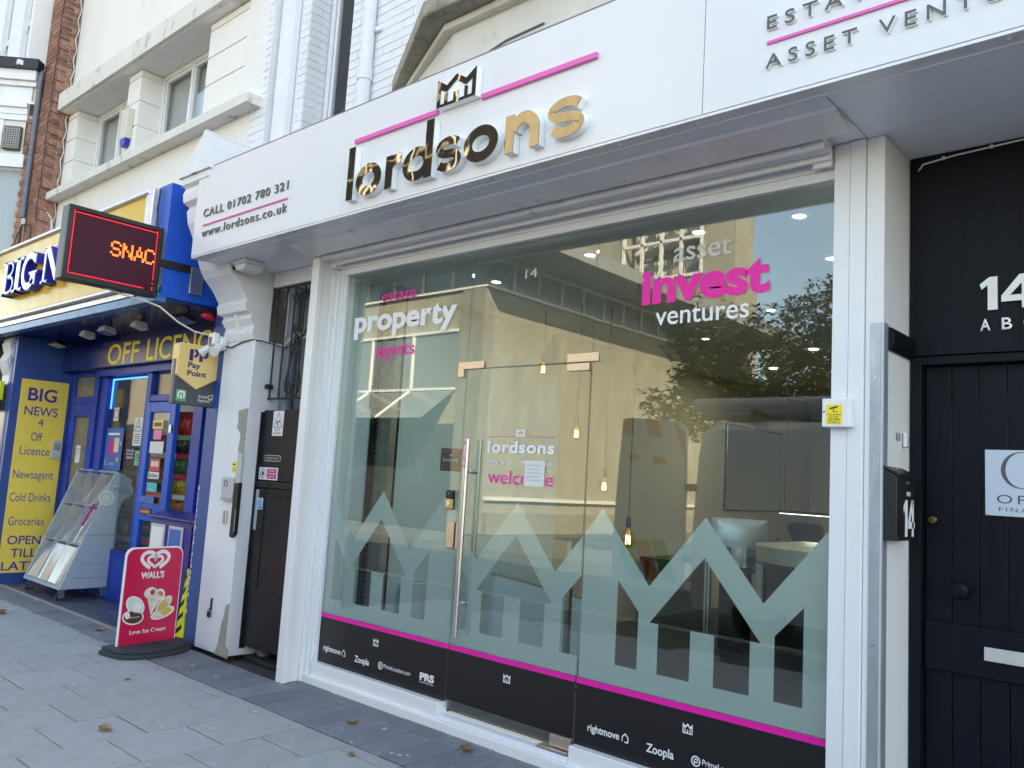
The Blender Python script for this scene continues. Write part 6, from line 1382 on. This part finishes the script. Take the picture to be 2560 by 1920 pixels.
for o in [q for q in COL.objects if q.parent is None and q.name.split('.')[0] in ('reception_counter', 'card_terminal', 'desk_lamp', 'counter_papers')]+[q for q in COL.objects if q.name in ('desktop_computer.001', 'desktop_computer.002')]:
    o.location += Vector((-.15, -.35, .13))
# ================================================================= ACROSS THE STREET (seen in the glass)
mat('slate_wall', (.012, .014, .018), .7, spec=.1)
OB = thing('concrete_block', (-20, -16, 0), 'sunlit concrete building with strip windows mirrored in the glass front', 'building')
XC, YF = -16.4, -13.0
B('front_wall', 'concrete', OB, -45, XC, -30, YF, 0, 7.05); B('corner_trim', 'concrete_rough', OB, XC-.9, XC+.02, YF-.35, YF+.06, 0, 7.06)
B('upper_storey', 'concrete', OB, -45, XC-.35, -30, YF-.35, 7.9, 8.6)
B('upper_block', 'slate_wall', OB, -45, -17.2, -15.5, YF-.6, 8.61, 17.0)
for i in range(12): B('upper_mullion', 'window_white', OB, -17.3-i*2.0, -17.22-i*2.0, YF-.6, YF-.5, 8.61, 17.0)
for z in (10.0, 11.3, 13.0, 14.4, 16.0): B('upper_spandrel', 'concrete', OB, -45, -17.2, YF-.6, YF-.55, z, z+.08)
B('eaves', 'opp_soffit', OB, -45, XC+1.9, -31, YF+.9, 8.05, 8.45); B('storey_core', 'dark_void', OB, -45, XC-.3, -30, YF-.3, 7.05, 8.05)
# side strip windows facing +x and front strip windows facing the street
B('sill_band', 'window_white', OB, XC-.05, XC+.08, -30, YF+.07, 7.061, 7.15); B('head_band', 'window_white', OB, XC-.05, XC+.06, -30, YF+.07, 7.93, 8.04); B('sill_band', 'window_white', OB, -45, XC-.051, YF-.05, YF+.08, 7.061, 7.13); B('head_band', 'window_white', OB, -45, XC-.051, YF-.05, YF+.06, 7.95, 8.04)
for i in range(14):
    y1 = YF-i*1.15; w = B('window', 'opp_glass', OB, XC-.06, XC-.02, y1-1.09, y1, 7.151, 7.929); o = MB().box(XC-.04, XC+.05, y1-1.15, y1-1.091, 7.151, 7.929).build('mullion', 'window_white', OB); o.parent = w; o.location = (0, 0, 0)
for i in range(16):
    x1 = XC-.1-i*1.35; w = B('window', 'opp_glass', OB, x1-1.29, x1, YF-.06, YF-.02, 7.131, 7.949); o = MB().box(x1-1.35, x1-1.291, YF-.04, YF+.05, 7.131, 7.949).build('mullion', 'window_white', OB); o.parent = w; o.location = (0, 0, 0)
# first floor glazing and sloping glass canopy on the street side
for i in range(7):
    x1 = XC-1.0-i*2.0; w = B('window', 'opp_glass', OB, x1-1.92, x1, YF+.001, YF+.03, 4.1, 5.9); mb = MB(); mb.box(x1-2.0, x1-1.921, YF+.001, YF+.09, 4.1, 5.9); mb.box(x1-1.921, x1, YF+.001, YF+.09, 5.82, 5.9); mb.box(x1-1.921, x1, YF+.001, YF+.09, 4.1, 4.18); o = mb.build('mullion', 'window_white', OB); o.parent = w; o.location = (0, 0, 0)
    MB().hexa([(x1-1.95, YF+1.3, 3.15), (x1-.03, YF+1.3, 3.15), (x1-.03, YF+.1, 4.05), (x1-1.95, YF+.1, 4.05)], [(x1-1.95, YF+1.3, 3.17), (x1-.03, YF+1.3, 3.17), (x1-.03, YF+.1, 4.07), (x1-1.95, YF+.1, 4.07)]).build('canopy_glass', 'opp_glass', OB)
    MB().tube([(x1-2.0, YF+1.32, 3.16), (x1-2.0, YF+.09, 4.08)], .04).build('canopy_bar', 'window_white', OB)
B('shop_front', 'dark_void', OB, -40, XC-1.0, YF+.001, YF+.05, 0, 3.1)
B('band_course', 'window_white', OB, XC, XC+.12, -28, YF-.4, .95, 1.05); B('plinth', 'concrete_rough', OB, XC, XC+.2, -28, YF-.4, 0, .6)
# taller block behind with open stair windows
TB = thing('tall_stair_block', (-24, -36, 0), 'taller beige block with white railed stair windows mirrored in the glass', 'building')
xa, xb, xe = -25.6, -20.8, -18.9
B('wall', 'concrete', TB, -40, xe, -35.5, -33, 0, 12.6); B('wall_pier', 'concrete', TB, xb, xe, -35, -33, 12.6, 27); B('upper_wall', 'concrete', TB, -40, xa, -35.5, -33, 12.6, 27); B('roof_slab', 'concrete', TB, xa, xe, -35.5, -33, 17.6, 27.01); B('stair_back', 'concrete_rough', TB, xa, xb, -35.5, -35.3, 12.6, 17.6)
for i in range(5): B('mullion', 'window_white', TB, xa+i*1.2-.07, xa+i*1.2+.07, -33.1, -32.9, 12.6, 17.6)
for z in (12.65, 14.6, 16.2, 17.5): B('stair_rail', 'window_white', TB, xa, xb, -33.1, -32.9, z-.08, z+.08)
for k, z in enumerate((13.0, 14.8, 16.4)):
    for i in range(28): B('baluster', 'window_white', TB, xa+.1+i*.165, xa+.15+i*.165, -34.0, -33.95, z, z+.9)
    MB().hexa([(xa, -35, z-.4), (xb, -35, z+.8), (xb, -34, z+.8), (xa, -34, z-.4)], [(xa, -35, z-.15), (xb, -35, z+1.05), (xb, -34, z+1.05), (xa, -34, z-.15)]).build('stair_flight', 'window_white', TB)
# low far building to close the side street
FB = thing('far_low_building', (-2, -46, 0), 'pale low building closing the side street behind the tree', 'building')
B('wall', 'concrete', FB, -18.8, 14, -52, -44, 0, 4.2)
for i in range(8): B('window', 'opp_glass', FB, -11.4+i*3.0, -9.6+i*3.0, -43.99, -43.95, 1.2, 2.9)
# magnolia-like tree
TREE = thing('street_tree', (-8.0, -13.2, -.02), 'broad leaved evergreen street tree mirrored in the right pane', 'tree')
mb = MB(); tp = Vector((-8.0, -13.2, -.05))
mb.tube([tp, tp+Vector((.05, .05, 1.3)), tp+Vector((-.03, .1, 2.5)), tp+Vector((.1, .1, 3.6))], [.16, .13, .11, .08], 9)
tips = []
for i in range(38):
    a = rnd.uniform(0, 6.28); h0 = rnd.uniform(2.1, 3.8); L_ = rnd.uniform(1.3, 2.7); e = rnd.uniform(-.05, 1.1)
    s0 = tp+Vector((0, .08, h0)); d = Vector((math.cos(a)*math.cos(e), math.sin(a)*math.cos(e), math.sin(e))); p1 = s0+d*L_*.5+Vector((0, 0, .05)); p2 = s0+d*L_+Vector((0, 0, .25))
    mb.tube([s0, p1, p2], [.05, .03, .012], 6); tips += [p2, p1]
    for k in range(5):
        d2 = (d+Vector((rnd.uniform(-.9, .9), rnd.uniform(-.9, .9), rnd.uniform(-.4, .8)))).normalized(); q = s0.lerp(p2, rnd.uniform(.4, 1)); e_ = q+d2*rnd.uniform(.35, .8); mb.tube([q, q.lerp(e_, .5)+Vector((0, 0, .03)), e_], [.014, .010, .006], 5); tips.append(e_)
mb.build('trunk', 'bark', TREE, smooth=True)
mb = MB()
for t in tips:
    for k in range(34):
        c = t+Vector((rnd.gauss(0, .17), rnd.gauss(0, .17), rnd.gauss(0, .15))); n = rnd.randint(3, 6)
        for j in range(n):
            a = rnd.uniform(0, 6.28); d = Vector((math.cos(a), math.sin(a), rnd.uniform(-.5, .8))).normalized()*rnd.uniform(.10, .18); s_ = d.cross(Vector((rnd.uniform(-.4, .4), rnd.uniform(-.4, .4), 1))).normalized()*d.length*.22
            up_ = Vector((0, 0, -.015)); mb.add([c, c+d*.45+s_, c+d+up_, c+d*.45-s_], [(0, 1, 2, 3)])
mb.build('crown', 'leafage', TREE)
# white van at the near kerb with a rear door swung open
VAN = thing('white_van', (-2.6, -6.1, -.13), 'white van with roof tube and open striped rear door mirrored in the glass', 'van')
yl, yr, zr = -5.15, -7.1, 2.42; x0, x1 = -5.05, .6; g = -.13
def sect(x, w, zt, zl):      # cross-section with tumblehome and rounded roof
    ym = (yl+yr)/2; h = (yl-yr)/2*w
    return [(x, ym+h*.97, zl), (x, ym+h, zl+.35), (x, ym+h*.99, zl+.95), (x, ym+h*.90, zt-.38), (x, ym+h*.80, zt-.10), (x, ym+h*.6, zt), (x, ym-h*.6, zt), (x, ym-h*.80, zt-.10), (x, ym-h*.90, zt-.38), (x, ym-h*.99, zl+.95), (x, ym-h, zl+.35), (x, ym-h*.97, zl)]
secs = [sect(x0, 1, zr-.05, .2), sect(x0+.12, 1, zr, .18), sect(-1.2, 1, zr, .18), sect(-.45, .99, zr-.06, .18), sect(.35, .97, 1.50, .18), sect(1.25, .92, 1.12, .2), sect(1.42, .85, .85, .3)]
mb = MB(); n = 12
for s_ in secs: mb.v += s_
for i in range(len(secs)-1):
    for k in range(n): mb.f.append([i*n+k, i*n+(k+1) % n, (i+1)*n+(k+1) % n, (i+1)*n+k]); mb.mi.append(0)
mb.f += [list(range(n)), [(len(secs)-1)*n+k for k in range(n)][::-1]]; mb.mi += [0, 0]
fixn(mb.build('body', 'van_white', VAN, smooth=True, angle=35))
MB().box(x0-.008, x0-.002, yr+.2, (yl+yr)/2-.02, .35, 2.2).build('rear_door', 'van_white', VAN, bevel=.003)
# open leaf: stands out behind the van, about in line with its side
A_, Bq = Vector((x0-.12, yl-.03)), Vector((x0-1.05, yl+.12))
def lf(u, z, o=0.): p = A_.lerp(Bq, u); return (p.x, p.y+o, z)
def leafp(nm, m, pts, o0, o1):
    mb = MB(); n = len(pts); mb.add([lf(u, z, o0) for u, z in pts]+[lf(u, z, o1) for u, z in pts], [list(range(n)), list(range(n, 2*n))[::-1]]+[(i, (i+1) % n, n+(i+1) % n, n+i) for i in range(n)]); return fixn(mb.build(nm, m, VAN))
LF = leafp('open_rear_door', 'van_white', [(0, .35), (1, .35), (1, 1.2), (.93, 2.40), (.85, 2.44), (.12, 2.40), (.02, 2.30), (0, 1.6)], -.03, .0)
for nm, m, pts in (('orange_chevron', 'van_orange', [(.93, 2.42), (.80, 2.43), (.74, 2.22), (.93, 2.22)]), ('orange_chevron', 'van_orange', [(.60, 2.42), (.42, 2.41), (.36, 2.20), (.55, 2.20)]), ('orange_chevron', 'van_orange', [(.20, 2.39), (.05, 2.28), (.01, 1.95), (.10, 2.15)]), ('orange_block', 'van_orange', [(.86, 1.98), (.70, 1.97), (.66, 1.90), (.82, 1.90)]), ('orange_block', 'van_orange', [(.50, 1.96), (.32, 1.95), (.28, 1.86), (.46, 1.87)]), ('green_stripe', 'van_green', [(.95, .9), (.75, .9), (.55, .45), (.75, .45)]), ('green_stripe', 'van_green', [(.45, .95), (.28, .95), (.08, .45), (.28, .45)]), ('red_stripe', 'van_orange', [(.72, .92), (.50, .93), (.32, .45), (.50, .45)])):
    o = leafp(nm, m, pts, .0005, .003); o.parent = LF; o.location = (0, 0, 0)
for z in (.7, 1.55): MB().box(x0-.15, x0+.02, yl-.08, yl-.02, z, z+.09).build('hinge', 'black_plastic', VAN, bevel=.006)
mb = MB(); mb.cyl((x0-.25, yl-.45, zr+.22), (-.9, yl-.45, zr+.22), .085, n=18); mb.build('roof_tube', 'grey_box', VAN, smooth=True); mb = MB(); mb.cyl((x0-.33, yl-.75, zr+.12), (-.9, yl-.75, zr+.12), .06, n=14); mb.build('roof_rail', 'pipe_grey', VAN)
for x in (-4.5, -3.0, -1.6): MB().box(x, x+.06, yr+.3, yl-.3, zr, zr+.13).build('rack_bar', 'black_plastic', VAN)
for x in (-4.2, .55):
    for y in (yl-.13, yr+.13):
        mb = MB().lathe([(.10, -.10), (.33, -.11), (.34, -.06), (.34, .06), (.33, .11), (.10, .10)], (x, y, .21), 24, 'y'); w = mb.build('wheel', 'tyre', VAN, smooth=True); o = MB().lathe([(.02, -.118), (.20, -.116), (.21, -.10), (.02, -.10)], (x, y, .21), 18, 'y').build('rim', 'grey_box', VAN, smooth=True); o.parent = w; o.location = (0, 0, 0)
MB().add([(-.30, (yl+yr)/2-.75, 2.25), (-.30, (yl+yr)/2+.75, 2.25), (.42, (yl+yr)/2+.82, 1.50), (.42, (yl+yr)/2-.82, 1.50)], [(0, 1, 2, 3)]).build('windscreen', 'opp_glass', VAN)
MB().box(-.9, -.1, yl-.09, yl-.075, 1.45, 2.0).build('side_window', 'opp_glass', VAN)
